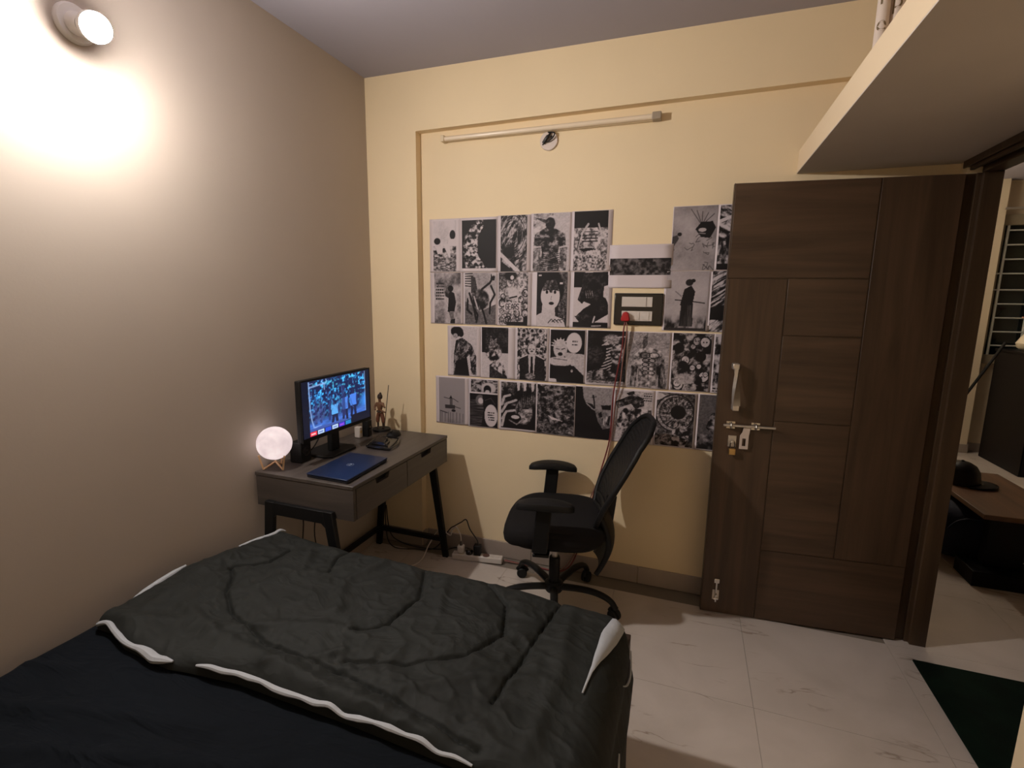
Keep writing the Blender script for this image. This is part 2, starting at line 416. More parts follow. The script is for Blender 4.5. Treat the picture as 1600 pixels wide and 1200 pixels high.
# sliding bolt with two staples and a hasp
bt = dpart(MB().tube([(0.585, 0.016, 0.955), (0.803, 0.016, 0.955)], 0.0058, 10), 'bolt', M['steel'])
for x in (0.770, 0.665):
    b = MB().box(x - 0.019, x + 0.019, 0.0, 0.003, 0.955 - 0.017, 0.955 + 0.017)
    b.tube([(x, 0.001, 0.955 - 0.012), (x, 0.020, 0.955 - 0.010), (x, 0.026, 0.955), (x, 0.020, 0.955 + 0.010), (x, 0.001, 0.955 + 0.012)], 0.0042, 8)
    dpart(b, 'staple', M['chrome'], bt, bevel=0.001)
hs = MB()
outer = [(0.705, 0.942), (0.679, 0.942), (0.682, 0.918), (0.692, 0.905), (0.692, 0.845), (0.728, 0.845), (0.728, 0.908), (0.711, 0.922)]
hs.prism([(0.688, 0.949), (0.716, 0.949), (0.720, 0.926), (0.690, 0.926)], lambda a, b_, t: (a, t, b_), 0.012, 0.015)
hs.prism([(0.690, 0.926), (0.720, 0.926), (0.728, 0.912), (0.692, 0.912)], lambda a, b_, t: (a, t, b_), 0.012, 0.015)
hs.box(0.692, 0.703, 0.012, 0.015, 0.848, 0.912).box(0.718, 0.729, 0.012, 0.015, 0.848, 0.912).box(0.703, 0.718, 0.012, 0.015, 0.848, 0.862).box(0.703, 0.718, 0.012, 0.015, 0.898, 0.912)
dpart(hs, 'hasp', mat('plated hasp', (0.60, 0.52, 0.47), 0.5, 0.2), bt)
pl = dpart(dbox(0.741, 0.776, 0.0, 0.004, 0.852, 0.905), 'padlock_plate', M['steel'], bevel=0.001)
dpart(MB().tube(smooth_path([(0.750, 0.003, 0.878), (0.750, 0.016, 0.878), (0.758, 0.021, 0.878), (0.766, 0.016, 0.878), (0.766, 0.003, 0.878)], 4), 0.0028, 8), 'padlock_loop', M['chrome'], pl)
# small tower bolt at the foot of the door
tb = dpart(dbox(0.757, 0.787, 0.0, 0.003, 0.075, 0.125), 'tower_bolt', M['steel'], bevel=0.001)
dpart(MB().tube([(0.772, 0.010, 0.068), (0.772, 0.010, 0.185)], 0.005, 8), 'bolt_rod', M['chrome'], tb)
dpart(MB().box(0.760, 0.784, 0.0, 0.012, 0.165, 0.188), 'bolt_keeper', M['chrome'], tb, bevel=0.002)
dpart(MB().tube([(0.772, 0.012, 0.110), (0.772, 0.030, 0.110)], 0.0045, 8), 'bolt_knob', M['chrome'], tb)
dpart(MB().box(0.761, 0.783, 0.002, 0.016, 0.080, 0.090), 'bolt_strap', M['chrome'], tb, bevel=0.001)
# padlock hanging on the plate
pk = thing('padlock', DM @ Vector((0.758, 0.020, 0.835)), 'small padlock hanging by the bolt on the brown door', 'padlock')
def dmb(mb): mb.v = [tuple(DM @ Vector(v)) for v in mb.v]; return mb
dmb(MB().box(0.743, 0.773, 0.012, 0.026, 0.818, 0.848)).build('lock_body', M['brass'], pk, bevel=0.003)
dmb(MB().tube(smooth_path([(0.749, 0.019, 0.848), (0.749, 0.019, 0.872), (0.758, 0.019, 0.884), (0.767, 0.019, 0.872), (0.767, 0.019, 0.848)], 5), 0.003, 8)).build('shackle', M['chrome'], pk)

# ================================================================== WALL LAMP (the room's light)
LB = Vector((0.0, -1.492, 2.302)); AX = Vector((0.93, -0.20, -0.31)).normalized()
wl = thing('wall_lamp', LB, 'lit bulb in an angled white holder high on the left wall', 'lamp')
zq = Vector((0, 0, 1)).rotation_difference(AX).to_matrix().to_4x4()
plate = Matrix.Translation(LB) @ Matrix.Rotation(PI / 2, 4, 'Y')
MB().lathe([(0.0, 0.0), (0.055, 0.0), (0.055, 0.008), (0.050, 0.014), (0.0, 0.015)], 32, plate).build('wall_plate', M['bulb_body'], wl)
P0 = LB + Vector((0.010, 0, 0))
hm = Matrix.Translation(P0) @ zq
MB().lathe([(0.032, 0.0), (0.032, 0.022), (0.027, 0.034), (0.024, 0.060), (0.0, 0.060)], 24, hm).build('holder', M['bulb_body'], wl)
MB().lathe([(0.014, 0.060), (0.020, 0.072), (0.035, 0.100), (0.0405, 0.116), (0.0410, 0.126), (0.0390, 0.135), (0.0, 0.135)], 28, hm).build('bulb_body', M['bulb_body'], wl)
dome = [(0.0388, 0.1355)] + [(0.0388 * math.cos(a), 0.1355 + 0.024 * math.sin(a)) for a in [0.12 * k for k in range(1, 13)]] + [(0.001, 0.1596)]
MB().lathe(dome, 28, hm).build('bulb_dome', M['bulb'], wl)


# ================================================================== TUBE LIGHT, WIRE PLATE, SWITCH BOARD
tl = thing('tube_light', (1.03, -0.001, 2.355), 'long unlit tube light batten on the cream back wall', 'light')
MB().box(0.470, 1.590, -0.022, -0.0005, 2.345, 2.372).build('batten', M['cream_plastic'], tl, bevel=0.003)
MB().tube([(0.480, -0.030, 2.356), (1.558, -0.030, 2.360)], 0.0125, 12).build('tube', M['tube_glass'], tl)
MB().box(0.462, 0.482, -0.046, -0.0005, 2.341, 2.374).build('end_cap', M['cream_plastic'], tl, bevel=0.004)
MB().box(1.556, 1.598, -0.046, -0.0005, 2.344, 2.377).build('end_cap', mat('grey end cap', (0.34, 0.28, 0.21), 0.5), tl, bevel=0.004)
wp = thing('wire_plate', (1.053, 0, 2.305), 'round white wall plate with loose black wires below the tube light', 'plate')
pm = Matrix.Translation((1.053, 0, 2.305)) @ Matrix.Rotation(PI / 2, 4, 'X')
MB().lathe([(0.047, 0.0005), (0.047, 0.006), (0.044, 0.010), (0.0, 0.010)], 32, pm).build('disc', mat('white plate', (0.66, 0.57, 0.52), 0.4), wp)
MB().tube(smooth_path([(1.050, -0.011, 2.345), (1.062, -0.02, 2.335), (1.045, -0.024, 2.312), (1.030, -0.016, 2.296), (1.022, -0.012, 2.286)], 5), [0.004] * 4 + [0.005] * 4 + [0.009] * 9 + [0.003] * 4, 8).build('wire', M['black_cord'], wp)
MB().tube(smooth_path([(1.055, -0.011, 2.345), (1.085, -0.022, 2.335), (1.080, -0.024, 2.316), (1.058, -0.022, 2.300), (1.040, -0.016, 2.298)], 5), 0.0035, 8).build('wire', M['black_cord'], wp)
MB().tube([(1.066, -0.009, 2.318), (1.068, -0.02, 2.322)], 0.004, 8).build('screw', M['black_cord'], wp)

sb = thing('switch_board', (1.536, 0, 1.472), 'black switch board with two white module rows among the prints', 'switch')
MB().box(1.418, 1.655, -0.012, -0.0005, 1.393, 1.551).build('cover_plate', M['gloss_black'], sb, bevel=0.004)
a = MB().box(1.456, 1.605, -0.017, -0.0125, 1.484, 1.533).build('switch_row', M['white_plastic'], sb, bevel=0.0015)
MB().box(1.575, 1.5765, -0.0185, -0.0172, 1.487, 1.530).build('switch_joint', M['black_plastic'], a, smooth=False)
a = MB().box(1.458, 1.607, -0.017, -0.0125, 1.414, 1.463).build('socket_row', M['white_plastic'], sb, bevel=0.0015)
for x in (1.528, 1.574):
    MB().box(x - 0.018, x + 0.018, -0.0195, -0.0172, 1.420, 1.457).build('switch_rocker', M['white_plastic'], a, bevel=0.002)
pg = thing('power_plug', (1.478, -0.017, 1.435), 'red plug pushed into the black switch board with its cords hanging', 'plug')
MB().prism([(1.462, 1.412), (1.497, 1.412), (1.503, 1.420), (1.494, 1.452), (1.486, 1.459), (1.474, 1.459), (1.466, 1.452), (1.457, 1.420)], lambda a, b, t: (a, t, b), -0.050, -0.0175).build('plug_body', M['red'], pg, bevel=0.005)
c1 = smooth_path([(1.480, -0.036, 1.414), (1.474, -0.040, 1.36), (1.470, -0.03, 1.28), (1.446, -0.02, 1.12), (1.436, -0.018, 1.03), (1.432, -0.016, 0.93), (1.425, -0.016, 0.78), (1.385, -0.016, 0.60), (1.345, -0.018, 0.43), (1.30, -0.025, 0.20), (1.22, -0.05, 0.02), (1.05, -0.06, 0.006), (0.86, -0.058, 0.012)], 8)
MB().tube(c1, 0.0036, 8).build('cord', M['red_cord'], pg)
c2 = smooth_path([(1.485, -0.034, 1.413), (1.490, -0.034, 1.36), (1.478, -0.026, 1.24), (1.466, -0.020, 1.08), (1.448, -0.018, 1.00), (1.442, -0.016, 0.90), (1.428, -0.016, 0.74), (1.400, -0.016, 0.60), (1.335, -0.018, 0.44), (1.29, -0.025, 0.19), (1.20, -0.045, 0.018), (1.05, -0.052, 0.005), (0.86, -0.068, 0.012)], 8)
MB().tube(c2, 0.0032, 8).build('cord', M['brown_cord'], pg)

# ================================================================== PRINTS: a small painter for flat print
class Cv:
    def __init__(s, W, Hh, v=1.0):
        s.W, s.H = W, Hh
        s.X, s.Y = np.meshgrid((np.arange(W) + 0.5) / W, (np.arange(Hh) + 0.5) / Hh)   # Y runs downward
        s.a = np.full((Hh, W), float(v)); s.asp = Hh / W; s.pen = 1.0
    def put(s, mask, v): s.a = s.a * (1 - mask) + v * mask; return s
    def ell(s, cx, cy, rx, ry, v, soft=0.15, rot=0.0):
        dx = s.X - cx; dy = (s.Y - cy)
        if rot:
            dyy = dy * s.asp; c, q = math.cos(rot), math.sin(rot); dx, dyy = dx * c + dyy * q, -dx * q + dyy * c; dy = dyy / s.asp
        d = np.sqrt((dx / rx) ** 2 + (dy / ry) ** 2)
        return s.put(np.clip((1 - d) / soft + 0.5, 0, 1), v)
    def ring(s, cx, cy, rx, ry, wd, v):
        d = np.sqrt(((s.X - cx) / rx) ** 2 + ((s.Y - cy) / ry) ** 2)
        return s.put(np.clip((wd - np.abs(d - 1)) / (wd * 0.5), 0, 1), v)
    def poly(s, pts, v):
        ins = np.zeros(s.X.shape, bool); n = len(pts)
        for i in range(n):
            x0, y0 = pts[i]; x1, y1 = pts[(i + 1) % n]
            if y0 == y1: continue
            c = ((y0 > s.Y) != (y1 > s.Y)) & (s.X < (x1 - x0) * (s.Y - y0) / (y1 - y0) + x0)
            ins ^= c
        return s.put(ins.astype(float), v if not callable(v) else v(s))
    def line(s, pts, wd, v):
        best = np.full(s.X.shape, 9.0)
        for (x0, y0), (x1, y1) in zip(pts[:-1], pts[1:]):
            dx, dy = x1 - x0, (y1 - y0) * s.asp; L = dx * dx + dy * dy + 1e-9
            t = np.clip(((s.X - x0) * dx + (s.Y - y0) * s.asp * dy) / L, 0, 1)
            best = np.minimum(best, np.hypot(s.X - x0 - t * dx, (s.Y - y0) * s.asp - t * dy))
        return s.put(np.clip((wd - best) / 0.012 + 0.5, 0, 1), v)
    def rect(s, x0, x1, y0, y1, v): return s.put(((s.X > x0) & (s.X < x1) & (s.Y > y0) & (s.Y < y1)).astype(float), v)
    def noise(s, sx, sy, seed, lo, hi, con=1.0, mask=None, octv=4, rot=0.0):
        x, y = s.X, s.Y * s.asp
        if rot: x, y = x * math.cos(rot) + y * math.sin(rot), -x * math.sin(rot) + y * math.cos(rot)
        n = np.clip((vnoise(x * sx, y * sy, seed, octv) - 0.5) * con + 0.5, 0, 1)
        v = lo + (hi - lo) * n
        return s.put(mask if mask is not None else np.ones_like(s.a), v)
    def m_ell(s, cx, cy, rx, ry, soft=0.2):
        d = np.sqrt(((s.X - cx) / rx) ** 2 + ((s.Y - cy) / ry) ** 2)
        return np.clip((1 - d) / soft + 0.5, 0, 1)
    def m_poly(s, pts):
        b = Cv(s.W, s.H, 0.0); b.poly(pts, 1.0); return b.a
    def text_lines(s, cx, cy, wd, n, dy, v, seed):
        r = random.Random(seed)
        for k in range(n):
            x = cx - wd / 2 + r.random() * wd * 0.15
            while x < cx + wd / 2:
                l = wd * (0.10 + 0.12 * r.random())
                s.rect(x, min(x + l, cx + wd / 2), cy + k * dy, cy + k * dy + dy * 0.5, v); x += l + wd * 0.05
        return s
W0, H0 = 84, 122
D, G_, Lt = 0.05, 0.40, 0.92        # dark ink, grey, paper white
def A_two_swimmers():
    c = Cv(W0, H0, 0.90); c.pen = 0.5; c.noise(5, 3, 1, 0.78, 0.98, 1.6)
    low = (c.Y > 0.5).astype(float); c.noise(9, 16, 2, 0.1, 0.85, 2.6, low); c.noise(12, 30, 3, 0.2, 0.8, 2.2, (c.Y > 0.74).astype(float))
    c.poly([(0.1, 0.5), (0.42, 0.5), (0.40, 0.62), (0.2, 0.66)], 0.92); c.poly([(0.44, 0.46), (0.72, 0.46), (0.75, 0.72), (0.68, 0.72)], 0.92)
    c.ell(0.18, 0.40, 0.14, 0.065, D); c.ell(0.84, 0.28, 0.12, 0.09, D); c.poly([(0.7, 0.36), (1, 0.36), (1, 0.5), (0.6, 0.5)], 0.95)
    return c
def A_bone_crescent():
    c = Cv(W0, H0, 0.05); m = c.m_ell(0.62, 0.62, 0.58, 0.62, 0.12) * (1 - c.m_ell(0.86, 0.52, 0.40, 0.60, 0.12)); m = m * (c.X < 0.62)
    m = np.maximum(m, c.m_poly([(0.1, 1), (0.75, 1), (0.45, 0.72), (0.2, 0.7)]))
    m = np.maximum(m, c.m_poly([(0.3, 0.22), (0.56, 0.10), (0.72, 0.04), (0.5, 0.3)]))
    c.noise(13, 15, 5, 0.0, 1.0, 3.6, m, rot=0.6); return c
def A_swirl_blade():
    c = Cv(W0, H0, 0.2); c.noise(12, 6, 8, 0.0, 0.75, 2.8, rot=0.7)
    for k in range(7): c.ring(0.45, 0.34, 0.10 + 0.09 * k, 0.07 + 0.065 * k, 0.03, 0.6 if k % 2 else 0.05)
    c.ell(0.3, 0.66, 0.25, 0.12, 0.04, 0.6); c.poly([(0, 0.8), (0.55, 1), (0, 1)], 0.05); c.poly([(0, 0.64), (0.78, 1.0), (0.58, 1.0), (0, 0.73)], 0.85); return c
def A_armoured_torso():
    c = Cv(W0, H0, 0.82); c.noise(6, 10, 3, 0.55, 0.95, 2.0, (c.X < 0.55) * (c.Y < 0.35))
    b = c.m_poly([(0.05, 0.35), (0.35, 0.24), (0.6, 0.26), (0.88, 0.36), (0.9, 0.55), (0.72, 0.58), (0.68, 0.74), (0.76, 1.0), (0.42, 1.0), (0.40, 0.9), (0.36, 1.0), (0.02, 1.0), (0.26, 0.7), (0.22, 0.56), (0.02, 0.55)])
    c.noise(8, 14, 4, 0.02, 0.62, 2.6, b)
    for s_ in (0.02, 0.74): c.noise(10, 7, 6, 0.3, 0.8, 2, c.m_poly([(s_, 0.6), (s_ + 0.2, 0.58), (s_ + 0.18, 0.98), (s_ - 0.02, 0.98)]))
    c.ell(0.47, 0.18, 0.13, 0.11, 0.14); c.poly([(0.02, 0.06), (0.5, 0.13), (0.35, 0.18)], 0.25)
    for k in range(9): c.line([(0.25, 0.7 + 0.035 * k), (0.5, 0.72 + 0.035 * k), (0.72, 0.69 + 0.035 * k)], 0.008, 0.06)
    return c
def A_ruin_steps():
    c = Cv(W0, H0, 0.85); c.noise(12, 12, 9, 0.35, 0.98, 2.4, (c.Y > 0.28).astype(float)); c.rect(0, 1, 0, 0.28, 0.04)
    for k in range(4): c.rect(0.25, 0.72, 0.34 + 0.05 * k, 0.355 + 0.055 * k, 0.25)
    c.line([(0.12, 0.6), (0.25, 0.36), (0.42, 0.22)], 0.03, 0.8); c.line([(0.72, 0.22), (0.8, 0.36)], 0.025, 0.8); c.line([(0.1, 0.65), (0.2, 0.4)], 0.012, 0.1)
    c.poly([(0.15, 0.63), (0.5, 0.61), (0.7, 0.64), (0.3, 0.68)], 0.1); c.poly([(0, 0.9), (0.15, 0.72), (0.1, 0.95)], 0.08); c.noise(24, 24, 12, 0.1, 1, 3.5, (c.Y > 0.74).astype(float) * 0.6); return c
def A_crowd_strip():
    c = Cv(110, 32, 0.1); c.noise(22, 22, 14, 0.0, 0.6, 2.6); c.noise(7, 7, 15, 0.0, 0.35, 2.4, np.full_like(c.a, 0.5)); return c
def A_cracked_wall():
    c = Cv(W0, H0, 0.62); c.pen = 0.12; c.noise(3, 3, 16, 0.52, 0.74, 1.6)
    r = random.Random(3)
    for k in range(16):
        x, y = 0.35 + 0.6 * r.random(), 0.35 + 0.6 * r.random(); p = [(x, y)]
        for q in range(4): x += r.uniform(-.13, .13); y += r.uniform(-.07, .07); p.append((x, y))
        c.line(p, 0.006, 0.25)
    for k in range(5): c.line([(0.66, 0.3), (0.4 + 0.13 * k, 0.05 + 0.02 * k)], 0.007, 0.2)
    c.poly([(0.52, 0.36), (0.64, 0.25), (0.9, 0.24), (0.98, 0.34), (0.86, 0.5), (0.66, 0.48)], 0.08); c.ell(0.68, 0.37, 0.09, 0.03, 0.75); c.line([(0.62, 0.42), (0.75, 0.43)], 0.01, 0.6)
    c.ell(0.17, 0.43, 0.05, 0.03, 0.05); c.poly([(0.0, 0.47), (0.12, 0.44), (0.16, 0.5), (0.05, 0.62), (0.08, 0.7), (0.0, 0.64)], 0.25); return c
def A_streaks():
    c = Cv(W0, H0, 0.4); c.noise(5, 14, 18, 0.02, 0.9, 3.0, rot=0.5); c.poly([(0, 0.22), (0.4, 0.12), (0.4, 0.16), (0, 0.28)], 0.9); c.noise(14, 5, 19, 0.0, 0.7, 3.2, (c.Y > 0.55).astype(float)); c.rect(0, 0.5, 0.9, 1, 0.04); return c
def A_wash_stander():
    c = Cv(W0, H0, 0.6); c.pen = 0.35; c.noise(4, 4, 20, 0.34, 0.86, 2.0); c.noise(9, 9, 21, 0.2, 0.6, 2, np.clip(c.Y - 0.3, 0, 1) * 0.4)
    c.text_lines(0.22, 0.20, 0.32, 6, 0.06, 0.12, 4)
    c.poly([(0.52, 0.42), (0.62, 0.36), (0.76, 0.40), (0.82, 0.58), (0.76, 0.76), (0.50, 0.77), (0.54, 0.55)], 0.14); c.ell(0.62, 0.31, 0.10, 0.06, 0.08)
    c.poly([(0.4, 0.36), (0.56, 0.42), (0.54, 0.5), (0.42, 0.46)], 0.2); c.poly([(0.54, 0.77), (0.72, 0.77), (0.78, 0.99), (0.66, 0.99)], 0.45); c.poly([(0.62, 0.92), (0.78, 0.9), (0.78, 1), (0.6, 1)], 0.1); return c
def A_limb_tangle():
    c = Cv(W0, H0, 0.78); c.pen = 0.4; c.noise(3, 3, 22, 0.55, 0.9, 1.6); c.poly([(0, 0.55), (0.5, 0.75), (1, 0.6), (1, 1), (0, 1)], 0.40)
    for k in range(6): c.line([(0.0, 0.03 + 0.045 * k), (0.25, 0.02 + 0.05 * k)], 0.014, 0.08)
    c.poly([(0.2, 0.05), (0.34, 0.1), (0.42, 0.36), (0.2, 0.4)], 0.25); c.noise(10, 10, 23, 0.0, 0.45, 2.6, c.m_ell(0.48, 0.52, 0.30, 0.2))
    for p in ([(0.1, 0.5), (0.08, 0.72), (0.22, 0.8)], [(0.3, 0.5), (0.28, 0.66), (0.42, 0.82), (0.38, 0.96)], [(0.55, 0.32), (0.8, 0.2), (0.92, 0.08)], [(0.84, 0.26), (0.96, 0.42), (0.82, 0.58), (0.8, 0.78)], [(0.5, 0.6), (0.62, 0.8), (0.7, 0.99)], [(0.15, 0.4), (0.3, 0.7), (0.36, 0.9)]): c.line(p, 0.03, 0.07)
    c.poly([(0.84, 0.02), (0.9, 0.1), (0.98, 0.06), (0.94, 0.16), (0.82, 0.14)], 0.05); c.line([(0.3, 0.46), (0.42, 0.7)], 0.02, 0.8); c.line([(0.1, 0.48), (0.22, 0.62)], 0.015, 0.7); return c
def A_busy_cluster():
    c = Cv(W0, H0, 0.80); c.noise(7, 7, 24, 0.45, 1.0, 2.2); c.noise(20, 20, 25, 0.1, 1, 3.4, np.full_like(c.a, 0.45)); c.rect(0, 0.3, 0.0, 0.25, 0.4); c.ell(0.42, 0.07, 0.22, 0.08, 0.04, 0.4); c.ell(0.46, 0.1, 0.06, 0.04, 0.95)
    r = random.Random(5)
    for k in range(24):
        x, y, q = r.uniform(.1, .95), r.uniform(.25, .95), r.uniform(.04, .11); c.ring(x, y, q, q * .7, 0.2, 0.15)
    c.ell(0.5, 0.38, 0.2, 0.12, 0.85, 0.5); c.line([(0.38, 0.48), (0.62, 0.45)], 0.02, 0.05)
    c.rect(0.20, 0.76, 0.565, 0.715, 0.95); c.rect(0.28, 0.98, 0.93, 1, 0.15); c.rect(0.85, 1, 0.84, 1, 0.1); return c
def A_pale_face():
    c = Cv(W0, H0, 0.16); c.noise(20, 2, 26, 0.22, 0.42, 1.6, (c.X > 0.72).astype(float)); c.ell(0.44, 0.30, 0.44, 0.34, 0.05); c.rect(0.02, 0.2, 0.3, 0.62, 0.04)
    c.poly([(0.2, 0.58), (0.6, 0.6), (0.62, 0.8), (0.9, 0.86), (0.96, 1), (0, 1), (0, 0.8), (0.18, 0.74)], 0.84); c.ell(0.45, 0.44, 0.31, 0.245, 0.90, 0.06)
    c.poly([(0.1, 0.32), (0.16, 0.10), (0.45, 0.02), (0.72, 0.10), (0.78, 0.34), (0.62, 0.22), (0.42, 0.18), (0.24, 0.24)], 0.05); c.noise(14, 5, 27, 0.12, 0.45, 2, c.m_poly([(0.18, 0.34), (0.3, 0.16), (0.62, 0.14), (0.72, 0.32), (0.5, 0.38), (0.34, 0.36)]))
    for x in (0.34, 0.60): c.ell(x, 0.365, 0.085, 0.045, 0.9); c.ell(x, 0.365, 0.045, 0.032, 0.05)
    c.line([(0.24, 0.33), (0.42, 0.315)], 0.012, 0.05); c.line([(0.52, 0.315), (0.72, 0.335)], 0.012, 0.05); c.ell(0.49, 0.57, 0.085, 0.028, 0.06); c.line([(0.49, 0.44), (0.47, 0.50), (0.50, 0.505)], 0.006, 0.35)
    for k in range(4): c.line([(0.4 + 0.13 * k, 0.93 - 0.02 * k), (0.5 + 0.12 * k, 0.86), (0.62 + 0.11 * k, 0.92)], 0.012, 0.2)
    c.rect(0.06, 0.16, 0.05, 0.07, 0.9); c.rect(0.75, 0.84, 0.19, 0.22, 0.9); return c
def A_kneeling_beast():
    c = Cv(W0, H0, 0.88); c.rect(0, 0.32, 0, 0.28, 0.08); c.noise(6, 6, 28, 0.02, 0.24, 2.2, c.m_poly([(0.28, 0.02), (0.95, 0), (0.98, 0.22), (0.85, 0.38), (0.98, 0.55), (1, 0.75), (0.62, 0.9), (0.2, 0.92), (0.05, 0.8), (0.3, 0.6), (0.12, 0.5), (0.22, 0.3)]))
    c.poly([(0.05, 0.78), (0.3, 0.53), (0.5, 0.58), (0.3, 0.66), (0.08, 0.8)], 0.9); c.poly([(0.86, 0.26), (1, 0.23), (1, 0.5), (0.84, 0.44)], 0.85); c.rect(0, 1, 0.9, 1, 0.06); c.line([(0.55, 0.97), (0.8, 0.96)], 0.012, 0.85); c.line([(0.58, 0.9), (0.62, 0.8)], 0.02, 0.85)
    for k in range(4): c.line([(0.34 + 0.06 * k, 0.34), (0.38 + 0.06 * k, 0.46)], 0.01, 0.5)
    return c
def A_robed_figure():
    c = Cv(W0, H0, 0.72); c.pen = 0.15; c.noise(2, 2, 30, 0.62, 0.80, 1.2); c.noise(14, 6, 31, 0.10, 0.65, 2.2, np.clip((c.Y - 0.72) / 0.14, 0, 1)); c.rect(0, 1, 0.95, 1, 0.2)
    c.poly([(0.36, 0.56), (0.44, 0.30), (0.60, 0.24), (0.70, 0.34), (0.66, 0.52), (0.68, 0.93), (0.36, 0.93), (0.40, 0.6)], 0.09); c.ell(0.55, 0.19, 0.09, 0.055, 0.16); c.ell(0.64, 0.16, 0.05, 0.03, 0.08)
    c.line([(0.24, 0.48), (0.6, 0.5), (0.93, 0.53)], 0.012, 0.05); c.line([(0.24, 0.34), (0.38, 0.42)], 0.012, 0.45); c.noise(24, 2, 33, 0.06, 0.3, 2.2, c.m_poly([(0.38, 0.58), (0.66, 0.56), (0.68, 0.93), (0.36, 0.93)])); return c
def A_hatched_blot():
    c = Cv(W0, H0, 0.8); c.noise(26, 4, 34, 0.05, 0.95, 3.4, (c.Y < 0.58).astype(float), rot=1.0); c.ell(0.30, 0.70, 0.42, 0.14, 0.04); c.noise(24, 4, 35, 0.15, 1, 3, (c.Y > 0.8).astype(float), rot=0.8); return c
def A_back_view():
    c = Cv(W0, H0, 0.83); b = c.m_poly([(0.1, 1), (0.12, 0.55), (0.2, 0.28), (0.45, 0.22), (0.8, 0.36), (0.98, 0.6), (0.98, 1), (0.8, 0.96), (0.72, 0.56), (0.62, 0.62), (0.7, 1)])
    c.noise(12, 7, 36, 0.02, 0.6, 3.0, b, rot=0.5); c.poly([(0.2, 0.7), (0.62, 0.62), (0.72, 1), (0.12, 1)], 0.08); c.ell(0.24, 0.10, 0.24, 0.10, 0.05); c.ell(0.40, 0.14, 0.10, 0.07, 0.06); c.ell(0.18, 0.19, 0.09, 0.05, 0.62); c.line([(0.8, 0.86), (0.9, 0.94)], 0.04, 0.2); return c
def A_horned_croucher():
    c = Cv(W0, H0, 0.84); c.rect(0, 1, 0, 0.50, 0.12); c.noise(4, 4, 38, 0.06, 0.24, 2, (c.Y < 0.5).astype(float)); c.noise(9, 9, 39, 0.05, 0.85, 3.2, c.m_ell(0.45, 0.48, 0.3, 0.18)); c.poly([(0.3, 0.3), (0.34, 0.16), (0.44, 0.26), (0.58, 0.2), (0.55, 0.36), (0.36, 0.38)], 0.45)
    c.poly([(0.3, 1), (0.3, 0.74), (0.5, 0.66), (0.8, 0.72), (0.98, 1)], 0.22); c.noise(12, 12, 40, 0.1, 0.9, 3, c.m_poly([(0.3, 0.76), (0.5, 0.64), (0.82, 0.72), (0.98, 1), (0.74, 0.9)])); return c
def A_suited_man():
    c = Cv(W0, H0, 0.2); c.noise(16, 16, 41, 0.0, 0.85, 3.0)
    for x in (0.22, 0.5, 0.78): c.ell(x, 0.06, 0.12, 0.05, 0.7); c.ell(x, 0.05, 0.05, 0.03, 0.06)
    c.poly([(0.08, 0.58), (0.38, 0.50), (0.62, 0.50), (0.93, 0.58), (0.96, 1), (0.1, 1)], 0.15); c.poly([(0.38, 0.50), (0.62, 0.50), (0.58, 0.92), (0.42, 0.92)], 0.82); c.poly([(0.47, 0.54), (0.53, 0.54), (0.56, 0.88), (0.45, 0.88)], 0.06)
    c.ell(0.50, 0.40, 0.135, 0.10, 0.82, 0.08); c.ell(0.5, 0.44, 0.05, 0.015, 0.25); c.line([(0.42, 0.4), (0.46, 0.4)], 0.01, 0.15); c.line([(0.54, 0.4), (0.58, 0.4)], 0.01, 0.15); c.line([(0.1, 0.58), (0.36, 0.51)], 0.014, 0.9); c.line([(0.64, 0.51), (0.92, 0.58)], 0.014, 0.9); c.ell(0.46, 0.92, 0.18, 0.06, 0.5); return c
def A_shouter_bubble():
    c = Cv(W0, H0, 0.12); c.poly([(0.35, 0.42), (1, 0.45), (1, 1), (0.9, 0.9)], 0.78); c.ell(0.30, 0.36, 0.20, 0.18, 0.80, 0.06)
    for k in range(9):
        a = PI + PI * k / 8; c.poly([(0.30 + 0.2 * math.cos(a - .16), 0.30 + 0.10 * math.sin(a - .16)), (0.30 + 0.29 * math.cos(a), 0.30 + 0.155 * math.sin(a)), (0.30 + 0.2 * math.cos(a + .16), 0.30 + 0.10 * math.sin(a + .16))], 0.85)
    c.ell(0.30, 0.46, 0.07, 0.035, 0.1); c.line([(0.18, 0.36), (0.27, 0.37)], 0.010, 0.1); c.line([(0.34, 0.37), (0.43, 0.35)], 0.010, 0.1); c.ell(0.3, 0.6, 0.36, 0.09, 0.82); c.line([(0.1, 0.55), (0.5, 0.57)], 0.008, 0.2)
    c.ell(0.69, 0.24, 0.22, 0.19, 0.90, 0.05); c.text_lines(0.71, 0.20, 0.18, 2, 0.06, 0.1, 6); c.poly([(0, 0.69), (0.7, 0.67), (1, 0.85), (1, 1), (0.25, 1), (0, 0.95)], 0.06); c.ell(0.65, 0.77, 0.03, 0.03, 0.7); c.poly([(0, 0.93), (0.2, 0.94), (0.22, 1), (0, 1)], 0.85); return c
